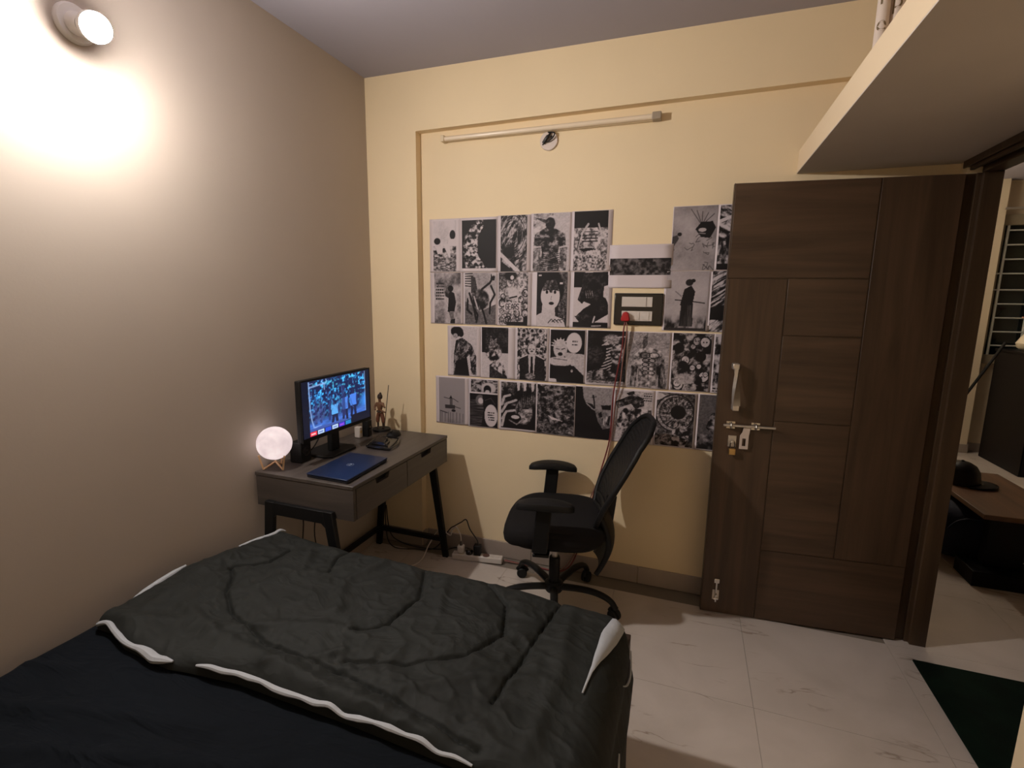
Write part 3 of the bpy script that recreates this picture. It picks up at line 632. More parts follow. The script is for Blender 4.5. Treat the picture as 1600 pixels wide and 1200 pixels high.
def A_layered_spirit():
    c = Cv(W0, H0, 0.10); c.noise(3, 3, 44, 0.04, 0.22, 2)
    for k in range(9):
        y = 0.34 + 0.06 * k; c.line([(0.62 - 0.045 * k, y + 0.03), (0.5, y), (0.74 - 0.02 * k, y - 0.05)], 0.016, 0.75); c.line([(0.6 - 0.045 * k, y + 0.05), (0.5, y + 0.025), (0.72 - 0.02 * k, y - 0.02)], 0.012, 0.02)
    c.ell(0.62, 0.16, 0.22, 0.09, 0.6, 0.4); c.poly([(0.36, 0.28), (0.5, 0.2), (0.56, 0.26)], 0.8); c.noise(12, 16, 45, 0.1, 0.85, 3, c.m_ell(0.76, 0.42, 0.16, 0.2)); c.line([(0.72, 0.12), (0.94, 0.10)], 0.016, 0.8)
    c.noise(10, 10, 46, 0.0, 0.7, 3, c.m_ell(0.4, 0.84, 0.36, 0.1)); c.rect(0, 1, 0.94, 1, 0.55); c.poly([(0, 0.8), (0.14, 0.76), (0.16, 0.94), (0, 0.94)], 0.45); return c
def A_sketched_torso():
    c = Cv(W0, H0, 0.66); c.pen = 0.7; c.noise(3, 3, 47, 0.55, 0.74, 1.4); b = c.m_poly([(0.14, 0.42), (0.3, 0.3), (0.52, 0.26), (0.8, 0.32), (0.9, 0.44), (0.84, 0.72), (0.76, 0.72), (0.74, 0.98), (0.26, 0.98), (0.28, 0.66), (0.16, 0.6)])
    c.noise(9, 9, 48, 0.3, 0.95, 2.4, b); c.ell(0.54, 0.15, 0.10, 0.09, 0.6)
    for k in range(12): c.line([(0.36, 0.1 + 0.02 * k), (0.46, 0.03 + 0.016 * k)], 0.006, 0.25)
    for k in range(4):
        for x in (0.44, 0.60): c.ring(x, 0.50 + 0.075 * k, 0.075, 0.034, 0.22, 0.12)
    for x in (0.42, 0.64): c.ring(x, 0.41, 0.12, 0.05, 0.16, 0.14)
    c.line([(0.52, 0.36), (0.52, 0.84)], 0.008, 0.2); c.line([(0.1, 0.1), (0.16, 0.2)], 0.008, 0.9); c.noise(20, 4, 49, 0.02, 0.7, 3.2, c.m_poly([(0.70, 0.62), (0.9, 0.5), (0.96, 1), (0.72, 1)])); c.noise(16, 4, 50, 0.1, 0.8, 3, c.m_poly([(0.1, 0.6), (0.26, 0.62), (0.22, 1), (0.08, 0.98)])); return c
def A_collage():
    c = Cv(W0, H0, 0.15); c.noise(8, 8, 51, 0.0, 0.7, 3.2); r = random.Random(9)
    for k in range(22):
        x, y, q = r.uniform(.05, .95), r.uniform(.05, .95), r.uniform(.06, .14); c.ell(x, y, q, q * .7, r.choice([0.08, 0.6, 0.8, 0.85]), 0.2); c.ring(x, y, q, q * .7, 0.16, 0.05); c.ell(x - q * .3, y, q * .16, q * .1, 0.05); c.ell(x + q * .3, y, q * .16, q * .1, 0.05)
    c.ell(0.36, 0.80, 0.28, 0.10, 0.7, 0.3); c.ell(0.3, 0.55, 0.12, 0.07, 0.06); c.poly([(0, 0), (0.12, 0), (0.1, 0.1), (0, 0.1)], 0.05); return c
def A_edge_sketch():
    c = Cv(W0, H0, 0.8); c.noise(9, 9, 52, 0.1, 0.9, 3.0, (c.X > 0.0).astype(float) * (c.Y < 0.88)); c.rect(0, 1, 0.9, 1, 0.8); c.text_lines(0.2, 0.91, 0.4, 2, 0.045, 0.05, 11); return c
def A_shrine_posts():
    c = Cv(W0, H0, 0.62); c.pen = 0.0; c.put(np.clip(c.Y, 0, 1) * 0.25, 0.5)
    c.poly([(0.46, 0.38), (0.40, 0.46), (0.36, 0.47), (0.56, 0.47), (0.52, 0.45)], 0.16); c.line([(0.20, 0.44), (0.38, 0.46), (0.56, 0.46), (0.74, 0.52)], 0.010, 0.2); c.rect(0.42, 0.52, 0.46, 0.62, 0.36); c.line([(0.24, 0.62), (0.62, 0.63), (0.82, 0.66)], 0.012, 0.25); c.rect(0.24, 0.62, 0.60, 0.68, 0.24); c.ell(0.56, 0.72, 0.08, 0.03, 0.12); c.line([(0.05, 0.74), (0.32, 0.78)], 0.014, 0.2)
    for k, x in enumerate((0.06, 0.12, 0.24, 0.36, 0.44, 0.54, 0.68, 0.8, 0.92)): c.line([(x, 0.76 + 0.01 * (k % 3)), (x, 1.0)], 0.010, 0.3)
    c.noise(8, 8, 53, 0.35, 0.6, 2, np.clip((c.Y - 0.86) * 4, 0, 0.6)); return c
def A_hair_panel():
    c = Cv(50, 24, 0.3); c.noise(14, 20, 54, 0.05, 0.7, 2.8); c.ell(0.66, 0.62, 0.28, 0.4, 0.80, 0.2); c.ell(0.62, 0.76, 0.14, 0.34, 0.05, 0.15); c.ell(0.62, 0.96, 0.09, 0.18, 0.85); c.ell(0.3, 0.55, 0.1, 0.15, 0.7, 0.6); return c
def A_bubble_panel():
    c = Cv(50, 56, 0.12); c.noise(2, 26, 55, 0.08, 0.35, 2, (c.X < 0.5) * (c.Y > 0.2) * 1.0); c.ell(0.38, 0.2, 0.16, 0.16, 0.4); c.ell(0.40, 0.22, 0.09, 0.09, 0.85); c.poly([(0.46, 0.06), (0.7, 0.03), (1, 0.2), (1, 1), (0.42, 1), (0.5, 0.5)], 0.07); c.line([(0.55, 0.2), (0.75, 0.12), (0.9, 0.3)], 0.012, 0.3); c.ell(0.76, 0.64, 0.225, 0.33, 0.90, 0.04); c.text_lines(0.76, 0.54, 0.24, 4, 0.07, 0.1, 13); return c
def A_grin_hand():
    c = Cv(W0, H0, 0.10); c.noise(8, 4, 56, 0.0, 0.5, 2.6, (c.Y < 0.5).astype(float)); c.ell(0.66, 0.62, 0.24, 0.26, 0.62, 0.2); c.noise(7, 7, 57, 0.25, 0.85, 2.2, c.m_ell(0.66, 0.6, 0.22, 0.24))
    for x in (0.5, 0.68, 0.9): c.poly([(x - 0.05, 0), (x + 0.05, 0), (x + 0.03, 0.16), (x - 0.02, 0.18)], 0.85)
    for p in ([(0.02, 0.5), (0.1, 0.32), (0.26, 0.28)], [(0.02, 0.66), (0.18, 0.46), (0.44, 0.38)], [(0.04, 0.8), (0.16, 0.64), (0.40, 0.60)], [(0.04, 0.95), (0.1, 0.72)]): c.line(p, 0.035, 0.78)
    c.ell(0.70, 0.54, 0.10, 0.02, 0.05); c.line([(0.5, 0.46), (0.52, 0.6), (0.48, 0.66)], 0.016, 0.05); c.ell(0.40, 0.76, 0.19, 0.10, 0.05); c.ell(0.42, 0.745, 0.12, 0.04, 0.88); c.line([(0.25, 0.82), (0.46, 0.9), (0.64, 0.8)], 0.02, 0.6)
    for k in range(7): c.line([(0.55 + 0.06 * k, 0.2), (0.56 + 0.055 * k, 0.42)], 0.010, 0.04)
    c.poly([(0.7, 0.92), (1, 0.7), (1, 1), (0.66, 1)], 0.05); return c
def A_thicket():
    c = Cv(W0, H0, 0.2); c.noise(13, 13, 58, 0.0, 0.85, 3.0); c.noise(4, 4, 59, 0.0, 0.2, 2.6, np.full_like(c.a, 0.4)); c.ell(0.56, 0.13, 0.14, 0.08, 0.6, 0.8); c.ell(0.56, 0.13, 0.04, 0.025, 0.02); c.poly([(0.3, 0.62), (0.7, 0.72), (0.4, 0.7)], 0.9); c.noise(16, 16, 60, 0.1, 0.6, 2, (c.Y > 0.75) * 0.6); return c
def A_half_skull():
    c = Cv(W0, H0, 0.04); c.pen = 0.35; c.poly([(0.2, 0), (1, 0), (1, 0.74), (0.8, 0.80), (0.68, 0.68), (0.58, 0.46), (0.36, 0.38), (0.24, 0.22)], 0.60); c.noise(6, 6, 61, 0.35, 0.75, 2.2, c.m_poly([(0.55, 0.42), (1, 0.36), (1, 0.76), (0.8, 0.80), (0.66, 0.66)]))
    c.poly([(0.3, 0.3), (0.5, 0.33), (0.55, 0.42), (0.38, 0.40)], 0.06); c.poly([(0.72, 0.34), (1, 0.32), (1, 0.42), (0.76, 0.42)], 0.05); c.line([(0.32, 0.32), (0.5, 0.42)], 0.012, 0.75); c.line([(0.5, 0.16), (0.53, 0.26), (0.55, 0.4)], 0.02, 0.12); c.line([(0.47, 0.2), (0.58, 0.18)], 0.010, 0.15)
    c.noise(18, 6, 62, 0.05, 0.85, 3, c.m_poly([(0.72, 0.6), (1, 0.52), (1, 0.7), (0.82, 0.74)])); c.poly([(0.66, 0.5), (0.74, 0.46), (0.78, 0.56), (0.7, 0.58)], 0.06); return c
def A_wreck():
    c = Cv(W0, H0, 0.76); c.text_lines(0.84, 0.03, 0.24, 4, 0.045, 0.1, 15); c.noise(10, 10, 63, 0.05, 0.6, 2.4, c.m_poly([(0, 0.24), (0.5, 0.06), (0.75, 0.14), (0.78, 0.28), (0.55, 0.36), (0.44, 0.26), (0.1, 0.36)])); c.poly([(0.3, 0.05), (0.5, 0.0), (0.52, 0.06), (0.36, 0.1)], 0.15)
    c.noise(12, 8, 64, 0.1, 0.9, 2.8, c.m_poly([(0.05, 0.66), (0.2, 0.4), (0.6, 0.34), (0.96, 0.36), (1, 0.6), (0.6, 0.74), (0.1, 0.74)])); c.noise(16, 4, 65, 0.15, 0.85, 2.6, c.m_poly([(0.15, 0.76), (0.5, 0.74), (0.5, 1), (0.25, 1)])); c.poly([(0.36, 0.56), (0.42, 0.62), (0.52, 0.57), (0.44, 0.64)], 0.05); c.ell(0.3, 0.4, 0.07, 0.05, 0.12); return c
def A_great_eye():
    c = Cv(W0, H0, 0.30); c.noise(5, 5, 66, 0.15, 0.45, 2); c.poly([(0, 0), (0.3, 0.07), (0, 0.16)], 0.8); c.ell(0.5, 0.38, 0.52, 0.36, 0.62, 0.04); c.ring(0.5, 0.38, 0.50, 0.345, 0.05, 0.12); c.ell(0.54, 0.36, 0.42, 0.28, 0.40, 0.2)
    for k in range(61):
        a = 2 * PI * k / 61; c.line([(0.57 + (0.22 + 0.05 * (k % 4)) * math.cos(a), 0.36 + (0.145 + 0.03 * (k % 4)) * math.sin(a)), (0.54 + 0.42 * math.cos(a + .12), 0.37 + 0.28 * math.sin(a + .12))], 0.004 + 0.004 * (k % 3), 0.06 if k % 3 else 0.8)
    c.noise(20, 14, 71, 0.02, 0.9, 3.0, c.m_ell(0.54, 0.37, 0.42, 0.28, 0.1) * 0.45); c.ring(0.54, 0.37, 0.44, 0.295, 0.04, 0.08); c.ell(0.58, 0.36, 0.24, 0.155, 0.5, 0.05); c.ell(0.58, 0.36, 0.20, 0.13, 0.03, 0.05); c.noise(10, 12, 67, 0.0, 0.8, 3.2, c.m_poly([(0.4, 1), (0.46, 0.7), (0.7, 0.6), (0.95, 0.64), (0.8, 1)])); c.noise(9, 16, 68, 0.1, 0.6, 2.4, (c.Y > 0.76) * (c.X < 0.45) * 1.0); return c
def A_twisted_shape():
    c = Cv(W0, H0, 0.34); c.pen = 0.3; c.put(np.clip(1 - c.Y, 0, 1) * 0.3, 0.5); c.noise(7, 8, 69, 0.0, 0.85, 3.2, c.m_poly([(0.3, 0.35), (0.8, 0.12), (1, 0.2), (1, 0.7), (0.6, 0.9), (0.2, 0.6)])); c.ell(0.6, 0.7, 0.2, 0.09, 0.75, 0.4); c.noise(6, 6, 70, 0.05, 0.6, 3, (c.Y > 0.72).astype(float)); return c

PAPER = np.array([0.64, 0.57, 0.60])
def ink_mesh(name, c, x0, x1, z0, z1, y, parent, rgb=None, m='ink', place=None):
    """one quad grid carrying the print in a colour attribute"""
    Hh, Wd = c.a.shape
    xs_ = x0 + (x1 - x0) * np.arange(Wd) / (Wd - 1); zs_ = z1 - (z1 - z0) * np.arange(Hh) / (Hh - 1)
    XX, ZZ = np.meshgrid(xs_, zs_)
    co_ = np.stack([XX, np.full_like(XX, y), ZZ], -1).reshape(-1, 3)
    if place is not None: co_ = place(co_)
    idx = np.arange(Hh * Wd).reshape(Hh, Wd)
    q = np.stack([idx[1:, :-1], idx[1:, 1:], idx[:-1, 1:], idx[:-1, :-1]], -1).reshape(-1, 4)
    me = bpy.data.meshes.new(name)
    me.vertices.add(len(co_)); me.vertices.foreach_set('co', co_.ravel().astype(np.float32))
    me.loops.add(q.size); me.loops.foreach_set('vertex_index', q.ravel().astype(np.int32))
    me.polygons.add(len(q)); me.polygons.foreach_set('loop_start', np.arange(0, q.size, 4, dtype=np.int32))
    me.polygons.foreach_set('loop_total', np.full(len(q), 4, np.int32))
    me.update()
    at = me.color_attributes.new('ink', 'FLOAT_COLOR', 'POINT')
    if rgb is None:
        g_ = np.clip((c.a - 0.06) / 0.88, 0, 1)
        if c.W == W0:      # pen work: fine contour strokes and grain inside the tones
            sd = len(bpy.data.meshes)
            n_ = vnoise(c.X * 11, c.Y * c.asp * 11, sd, 3); n2_ = vnoise(c.X * 26 + c.Y * 9, c.Y * c.asp * 30, sd + 5, 2)
            midt = np.clip(1 - np.abs(g_ - 0.5) * 2.1, 0, 1) * c.pen
            st_ = np.clip(1 - np.abs(np.mod(n_ * 7, 1) - 0.5) * 5, 0, 1)
            g_ = np.clip(g_ + midt * (0.55 * (n2_ - 0.5) * 1.6 - 0.30 * st_), 0, 1)
        g_ = np.clip((g_ - 0.5) * 1.15 + 0.5, 0, 1) ** 1.6
        lin = np.array([0.010, 0.008, 0.009]) + (PAPER * 0.90 - 0.009) * g_[..., None]
    else: lin = rgb
    full = np.concatenate([lin.reshape(-1, 3), np.ones((Hh * Wd, 1))], 1)
    at.data.foreach_set('color', full.ravel().astype(np.float32))
    me.materials.append(M[m])
    o = bpy.data.objects.new(name, me); COL.objects.link(o)
    if parent is not None:
        o.parent = parent; o.matrix_parent_inverse = parent.matrix_world.inverted()
    return o
GP = 'black and white prints stuck on the back wall'
npost = 0
def poster(sheet, pics, label):
    global npost
    x0, x1, z0, z1 = sheet; y = -0.0008 - 0.0007 * (npost % 3); k = npost; npost += 1
    s = MB()
    lift = 0.0005
    nx, nz = 6, 24
    def f(u, v):
        e = abs(u - 0.5) * 2; e2 = abs(v - 0.5) * 2
        cur = 0.0035 * (max(0, e2 - 0.6) / 0.4) ** 2 * (0.5 + 0.5 * math.sin(k * 2.1 + u * 5)) * (1 if v < 0.5 else 0.3)
        return (x0 + (x1 - x0) * u, y - 0.0003 - cur, z0 + (z1 - z0) * v)
    s.grid(f, nx, nz)
    o = s.build('poster', M['paper'], None, solid=0.0003)
    tag(o, label, 'print', GP)
    for (px0, px1, pz0, pz1, art) in pics:
        def pl_(c_):
            u = (c_[:, 0] - x0) / (x1 - x0); v = (c_[:, 2] - z0) / (z1 - z0)
            e2 = np.abs(v - 0.5) * 2
            c_[:, 1] = y - 0.0010 - 0.0035 * (np.maximum(0, e2 - 0.6) / 0.4) ** 2 * (0.5 + 0.5 * np.sin(k * 2.1 + u * 5)) * np.where(v < 0.5, 1, 0.3)
            return c_
        ink_mesh('picture', art(), px0, px1, pz0, pz1, 0, o, place=pl_)
    return o
R1, R2, R3, R4 = (1.660, 1.953), (1.371, 1.6585), (1.073, 1.3615), (0.779, 1.065)
def sh(x0, x1, r): return (x0, x1, r[0], r[1])
poster(sh(0.366, 0.564, (1.660, 1.950)), [(0.388, 0.531, 1.665, 1.940, A_two_swimmers)], 'print of two dark-haired swimmers in pale water, top left corner of the wall')
poster(sh(0.556, 0.780, (1.660, 1.950)), [(0.567, 0.770, 1.680, 1.937, A_bone_crescent)], 'print of a pale bone crescent curling on plain black')
poster(sh(0.778, 0.966, R1), [(0.796, 0.945, 1.662, 1.952, A_swirl_blade)], 'dark swirling print with a white blade across its lower left')
poster(sh(0.966, 1.186, (1.660, 1.956)), [(0.979, 1.174, 1.662, 1.954, A_armoured_torso)], 'print of a striped grey armoured torso on white')
poster(sh(1.184, 1.392, (1.660, 1.958)), [(1.197, 1.369, 1.664, 1.956, A_ruin_steps)], 'print of pale ruined steps under a black top band')
poster((1.382, 1.688, 1.577, 1.787), [(1.387, 1.681, 1.640, 1.721, A_crowd_strip)], 'sideways sheet with a narrow dark strip picture above the switch board')
poster(sh(1.676, 1.878, (1.660, 1.958)), [(1.679, 1.874, 1.662, 1.956, A_cracked_wall)], 'print of a grey cracked wall with a black hole')
poster(sh(1.876, 2.090, (1.660, 1.958)), [(1.885, 2.080, 1.663, 1.954, A_streaks)], 'dark streaked print cut off by the door edge, in the top row')
poster(sh(0.366, 0.572, R2), [(0.392, 0.558, 1.374, 1.657, A_wash_stander)], 'grey wash print of a lone standing figure beside lines of lettering')
poster(sh(0.573, 0.780, R2), [(0.584, 0.770, 1.374, 1.657, A_limb_tangle)], 'print of a many-limbed black tangle on pale grey')
pb = poster(sh(0.781, 0.976, R2), [(0.787, 0.955, 1.373, 1.657, A_busy_cluster)], 'busy pale print with bold block lettering low in its middle')
poster(sh(0.977, 1.186, R2), [(1.005, 1.171, 1.373, 1.657, A_pale_face)], 'print of a pale woman with black hair and dark lips')
poster(sh(1.187, 1.404, R2), [(1.205, 1.387, 1.374, 1.657, A_kneeling_beast)], 'print of a huge dark kneeling beast on white, left of the switch board')
poster(sh(1.656, 1.874, R2), [(1.665, 1.858, 1.373, 1.657, A_robed_figure)], 'print of a dark robed figure with a sword in pale mist')
poster(sh(1.866, 2.075, R2), [(1.873, 2.06, 1.373, 1.657, A_hatched_blot)], 'hatched print with a black blot, cut off by the door edge')
poster(sh(0.473, 0.680, R3), [(0.494, 0.656, 1.077, 1.356, A_back_view)], 'print of a dark-haired muscular figure seen from behind on white')
poster(sh(0.680, 0.887, R3), [(0.688, 0.846, 1.075, 1.358, A_horned_croucher)], 'print of a horned croucher on a rock against a black upper half')
poster(sh(0.887, 1.080, R3), [(0.900, 1.067, 1.076, 1.360, A_suited_man)], 'print of a suited man with a long tie before a dark pattern')
poster(sh(1.080, 1.283, R3), [(1.087, 1.273, 1.076, 1.357, A_shouter_bubble)], 'print of a spiky-haired shouting face beside a round speech bubble')
poster(sh(1.282, 1.496, R3), [(1.288, 1.490, 1.084, 1.359, A_layered_spirit)], 'black print of a pale layered creature partly behind the hanging cord')
poster(sh(1.496, 1.706, R3), [(1.499, 1.699, 1.077, 1.357, A_sketched_torso)], 'light grey print of a sketched bare muscular torso')
poster(sh(1.706, 1.902, R3), [(1.714, 1.892, 1.077, 1.360, A_collage)], 'crowded collage print of many round faces')
poster(sh(1.902, 2.11, R3), [(1.908, 2.10, 1.075, 1.360, A_edge_sketch)], 'pale sketch print cut off by the door edge, in the third row')
poster(sh(0.394, 0.604, (0.783, 1.066)), [(0.414, 0.582, 0.788, 1.058, A_shrine_posts)], 'pale grey print of a shrine roof standing on thin posts')
poster(sh(0.602, 0.792, R4), [(0.620, 0.784, 0.986, 1.059, A_hair_panel), (0.612, 0.786, 0.784, 0.977, A_bubble_panel)], 'print of two panels, the lower one dark with an oval bubble')
poster(sh(0.796, 1.020, R4), [(0.807, 1.012, 0.792, 1.057, A_grin_hand)], 'print of a hand across a laughing dark face')
poster(sh(1.014, 1.234, R4), [(1.020, 1.230, 0.783, 1.057, A_thicket)], 'dark mottled thicket print in the bottom row')
poster(sh(1.229, 1.437, R4), [(1.233, 1.424, 0.781, 1.060, A_half_skull)], 'mostly black print with half a grey skull at its right')
poster(sh(1.437, 1.646, R4), [(1.443, 1.636, 0.79, 1.055, A_wreck)], 'pale print of broken wreckage with small text, behind the chair top')
poster(sh(1.646, 1.848, R4), [(1.654, 1.837, 0.786, 1.060, A_great_eye)], 'print of one giant ringed eye with a black pupil')
poster(sh(1.848, 2.06, R4), [(1.857, 2.05, 0.786, 1.062, A_twisted_shape)], 'grey print of a twisted shape cut off by the door, bottom right')
def text_mesh(name, body, size, m, parent, fn, width=None, offset=0.0):
    cu = bpy.data.curves.new(name, 'FONT'); cu.body = body; cu.size = size; cu.align_x = 'CENTER'; cu.align_y = 'CENTER'; cu.offset = offset; cu.resolution_u = 4
    to = bpy.data.objects.new(name, cu); COL.objects.link(to)
    dg = bpy.context.evaluated_depsgraph_get()
    me = bpy.data.meshes.new_from_object(to.evaluated_get(dg)); me.name = name
    bpy.data.objects.remove(to); bpy.data.curves.remove(cu)
    xs_ = [v.co.x for v in me.vertices]; k = 1.0
    if width: k = width / (max(xs_) - min(xs_))
    for v in me.vertices: v.co = Vector(fn(v.co.x * k, v.co.y))
    me.materials.clear(); me.materials.append(m)
    o = bpy.data.objects.new(name, me); COL.objects.link(o)
    if parent is not None:
        o.parent = parent; o.matrix_parent_inverse = parent.matrix_world.inverted()
    return o
STROKES = {'G': [[(1, .85), (.8, 1), (.2, 1), (0, .8), (0, .2), (.2, 0), (.8, 0), (1, .2), (1, .48), (.55, .48)]], 'E': [[(1, 1), (0, 1), (0, 0), (1, 0)], [(0, .5), (.8, .5)]],
           'A': [[(0, 0), (.1, .7), (.5, 1), (.9, .7), (1, 0)], [(.05, .36), (.95, .36)]], 'R': [[(0, 0), (0, 1), (.8, 1), (1, .85), (1, .65), (.8, .5), (0, .5)], [(.45, .5), (1, 0)]],
           'S': [[(1, .85), (.8, 1), (.2, 1), (0, .82), (0, .66), (.2, .52), (.8, .48), (1, .34), (1, .18), (.8, 0), (.2, 0), (0, .15)]]}
lt_ = MB(); lx = 0.830; lw, lh, th = 0.0105, 0.030, 0.0021
for chx in 'GEARS':
    for pl_ in STROKES[chx]:
        P_ = [(lx + a * lw, 1.459 + b * lh) for a, b in pl_]
        for (xa, za), (xb, zb) in zip(P_[:-1], P_[1:]):
            d_ = math.hypot(xb - xa, zb - za); ux, uz = (xb - xa) / d_ * th, (zb - za) / d_ * th
            q4 = [(xa - ux * .7 - uz, za - uz * .7 + ux), (xb + ux * .7 - uz, zb + uz * .7 + ux), (xb + ux * .7 + uz, zb + uz * .7 - ux), (xa - ux * .7 + uz, za - uz * .7 - ux)]
            lt_.hexa([(a, -0.0028, b) for a, b in q4] + [(a, -0.0031, b) for a, b in q4])
    lx += 0.0158
lt_.build('lettering', M['ink_black'], pb, smooth=False)

# ================================================================== BED
bed = thing('bed', (0.85, -2.1, 0), 'low dark wooden box bed along the left wall', 'bed')
BX0, BX1, BYF, BYN = 0.075, 1.676, -1.120, -3.15
MB().box(BX1 - 0.028, BX1, BYN, BYF, 0.0, 0.468).build('side_panel', M['bedwood'], bed, bevel=0.003)
MB().box(BX0, BX0 + 0.028, BYN, BYF, 0.0, 0.44).build('side_panel', M['bedwood'], bed, bevel=0.003)
MB().box(BX0 + 0.029, BX1 - 0.029, BYF - 0.028, BYF, 0.0, 0.468).build('foot_panel', M['bedwood'], bed, bevel=0.003)
MB().box(BX0 - 0.02, BX1 + 0.005, BYN - 0.04, BYN - 0.001, 0.0, 0.95).build('headboard', M['bedwood'], bed, bevel=0.004)
MB().box(BX0 + 0.029, BX1 - 0.029, BYN, BYF - 0.029, 0.30, 0.32).build('slat_deck', M['bedwood'], bed, smooth=False)

MX0, MX1, MYF, MYN = 0.082, 1.662, -1.135, -3.13
def pdist(x, y, pts):
    best = np.full(np.shape(x), 9.0)
    for (x0, y0), (x1, y1) in zip(pts[:-1], pts[1:]):
        dx, dy = x1 - x0, y1 - y0; t = np.clip(((x - x0) * dx + (y - y0) * dy) / (dx * dx + dy * dy), 0, 1)
        best = np.minimum(best, np.hypot(x - x0 - t * dx, y - y0 - t * dy))
    return best
nu, nv = 150, 170
U, V = np.meshgrid(np.linspace(0, 1, nu), np.linspace(0, 1, nv))
XX = MX0 + (MX1 - MX0) * U; YY = MYN + (MYF - MYN) * V
ed = np.minimum(np.minimum(XX - MX0, MX1 - XX), np.minimum(YY - MYN, MYF - YY))
fall = np.clip(ed / 0.07, 0, 1); rnd = np.sqrt(1 - (1 - fall) ** 2)
ZZ = 0.375 + 0.145 * rnd
wr_ = (vnoise(XX * 5 + YY * 2.5, YY * 1.6 - XX * 0.8, 3, 4) - 0.5) * 0.020
for pts, a_, w_ in [([(0.10, -2.05), (0.45, -1.95), (0.8, -1.88)], 0.012, 0.018), ([(0.12, -2.25), (0.5, -2.05), (1.0, -1.92)], 0.014, 0.02), ([(0.3, -2.5), (0.75, -2.1), (1.2, -1.9)], 0.012, 0.02),
                    ([(0.1, -1.9), (0.3, -1.86)], 0.008, 0.015), ([(0.6, -2.5), (1.1, -2.05), (1.5, -1.9)], 0.012, 0.022), ([(1.0, -2.4), (1.4, -2.0)], 0.010, 0.02), ([(0.12, -2.12), (0.35, -2.02), (0.6, -1.99)], -0.008, 0.015)]:
    wr_ = wr_ + a_ * np.exp(-(pdist(XX, YY, pts) / w_) ** 2)
ZZ = ZZ + wr_ * fall
idx = np.arange(nu * nv).reshape(nv, nu)
q = np.stack([idx[:-1, :-1], idx[:-1, 1:], idx[1:, 1:], idx[1:, :-1]], -1).reshape(-1, 4)
mt = MB(); mt.v = [tuple(p) for p in np.stack([XX, YY, ZZ], -1).reshape(-1, 3)]; mt.f = [tuple(int(i) for i in r) for r in q]
n0 = len(mt.v)
# closed sides down to the deck
loop = [int(i) for i in idx[0, :]] + [int(i) for i in idx[1:, -1]] + [int(i) for i in idx[-1, -2::-1]] + [int(i) for i in idx[-2:0:-1, 0]]
for k in loop: mt.v.append((mt.v[k][0], mt.v[k][1], 0.322))
for k in range(len(loop)):
    k2 = (k + 1) % len(loop); mt.f.append((loop[k2], loop[k], n0 + k, n0 + k2))
mat_ = mt.build('mattress', M['sheet'], None)
for p in mat_.data.polygons: p.use_smooth = True
tag(mat_, 'mattress under a wrinkled black sheet on the box bed', 'mattress')

# comforter: flat part over the foot half of the bed, bent down over the right edge
XB, RB, DROP = 1.612, 0.062, 0.33
LTOT = None
def left_x(y):     # left edge in plan, bulging where the corner is turned in
    return np.interp(y, [-1.80, -1.70, -1.60, -1.44, -1.30, -1.12], [0.225, 0.150, 0.140, 0.128, 0.165, 0.235])
def y_far(x): return np.interp(x, [0.1, 0.25, 0.9, 1.4, 1.62, 1.72, 2.1], [-1.085, -1.098, -1.120, -1.140, -1.160, -1.205, -1.300])
def y_near(x): return np.interp(x, [0.1, 0.22, 0.50, 0.75, 1.1, 1.4, 1.62, 1.9, 2.2], [-1.74, -1.772, -1.785, -1.760, -1.765, -1.780, -1.80, -1.86, -1.90])
SEAMS = [[(0.30, -1.38), (0.36, -1.42), (0.42, -1.50), (0.52, -1.57), (0.72, -1.64), (1.00, -1.66), (1.20, -1.70), (1.42, -1.75)],
         [(1.20, -1.16), (1.30, -1.25), (1.34, -1.38), (1.28, -1.50), (1.14, -1.58), (0.98, -1.62)],
         [(1.46, -1.12), (1.44, -1.30), (1.42, -1.48), (1.40, -1.62)],
         [(0.62, -1.10), (0.60, -1.18), (0.64, -1.27)], [(0.30, -1.38), (0.40, -1.30), (0.40, -1.20)], [(0.95, -1.14), (1.02, -1.30), (1.0, -1.45), (0.92, -1.52)]]
FOLDS = [([(0.20, -1.72), (0.45, -1.66), (0.8, -1.70), (1.3, -1.76)], 0.014, 0.030), ([(0.60, -1.62), (0.78, -1.55), (0.92, -1.52)], 0.012, 0.02), ([(0.8, -1.72), (0.95, -1.60)], 0.010, 0.014),
         ([(0.5, -1.2), (0.56, -1.32), (0.5, -1.44)], 0.010, 0.018), ([(0.8, -1.16), (0.74, -1.32), (0.82, -1.46)], 0.010, 0.02), ([(1.06, -1.2), (1.12, -1.36)], 0.010, 0.018), ([(1.5, -1.2), (1.53, -1.5), (1.52, -1.72)], 0.010, 0.025), ([(1.18, -1.66), (1.34, -1.56), (1.5, -1.52)], 0.009, 0.018),
         ([(0.36, -1.60), (0.56, -1.66)], 0.010, 0.02), ([(0.24, -1.30), (0.22, -1.50), (0.26, -1.64)], 0.010, 0.03)]
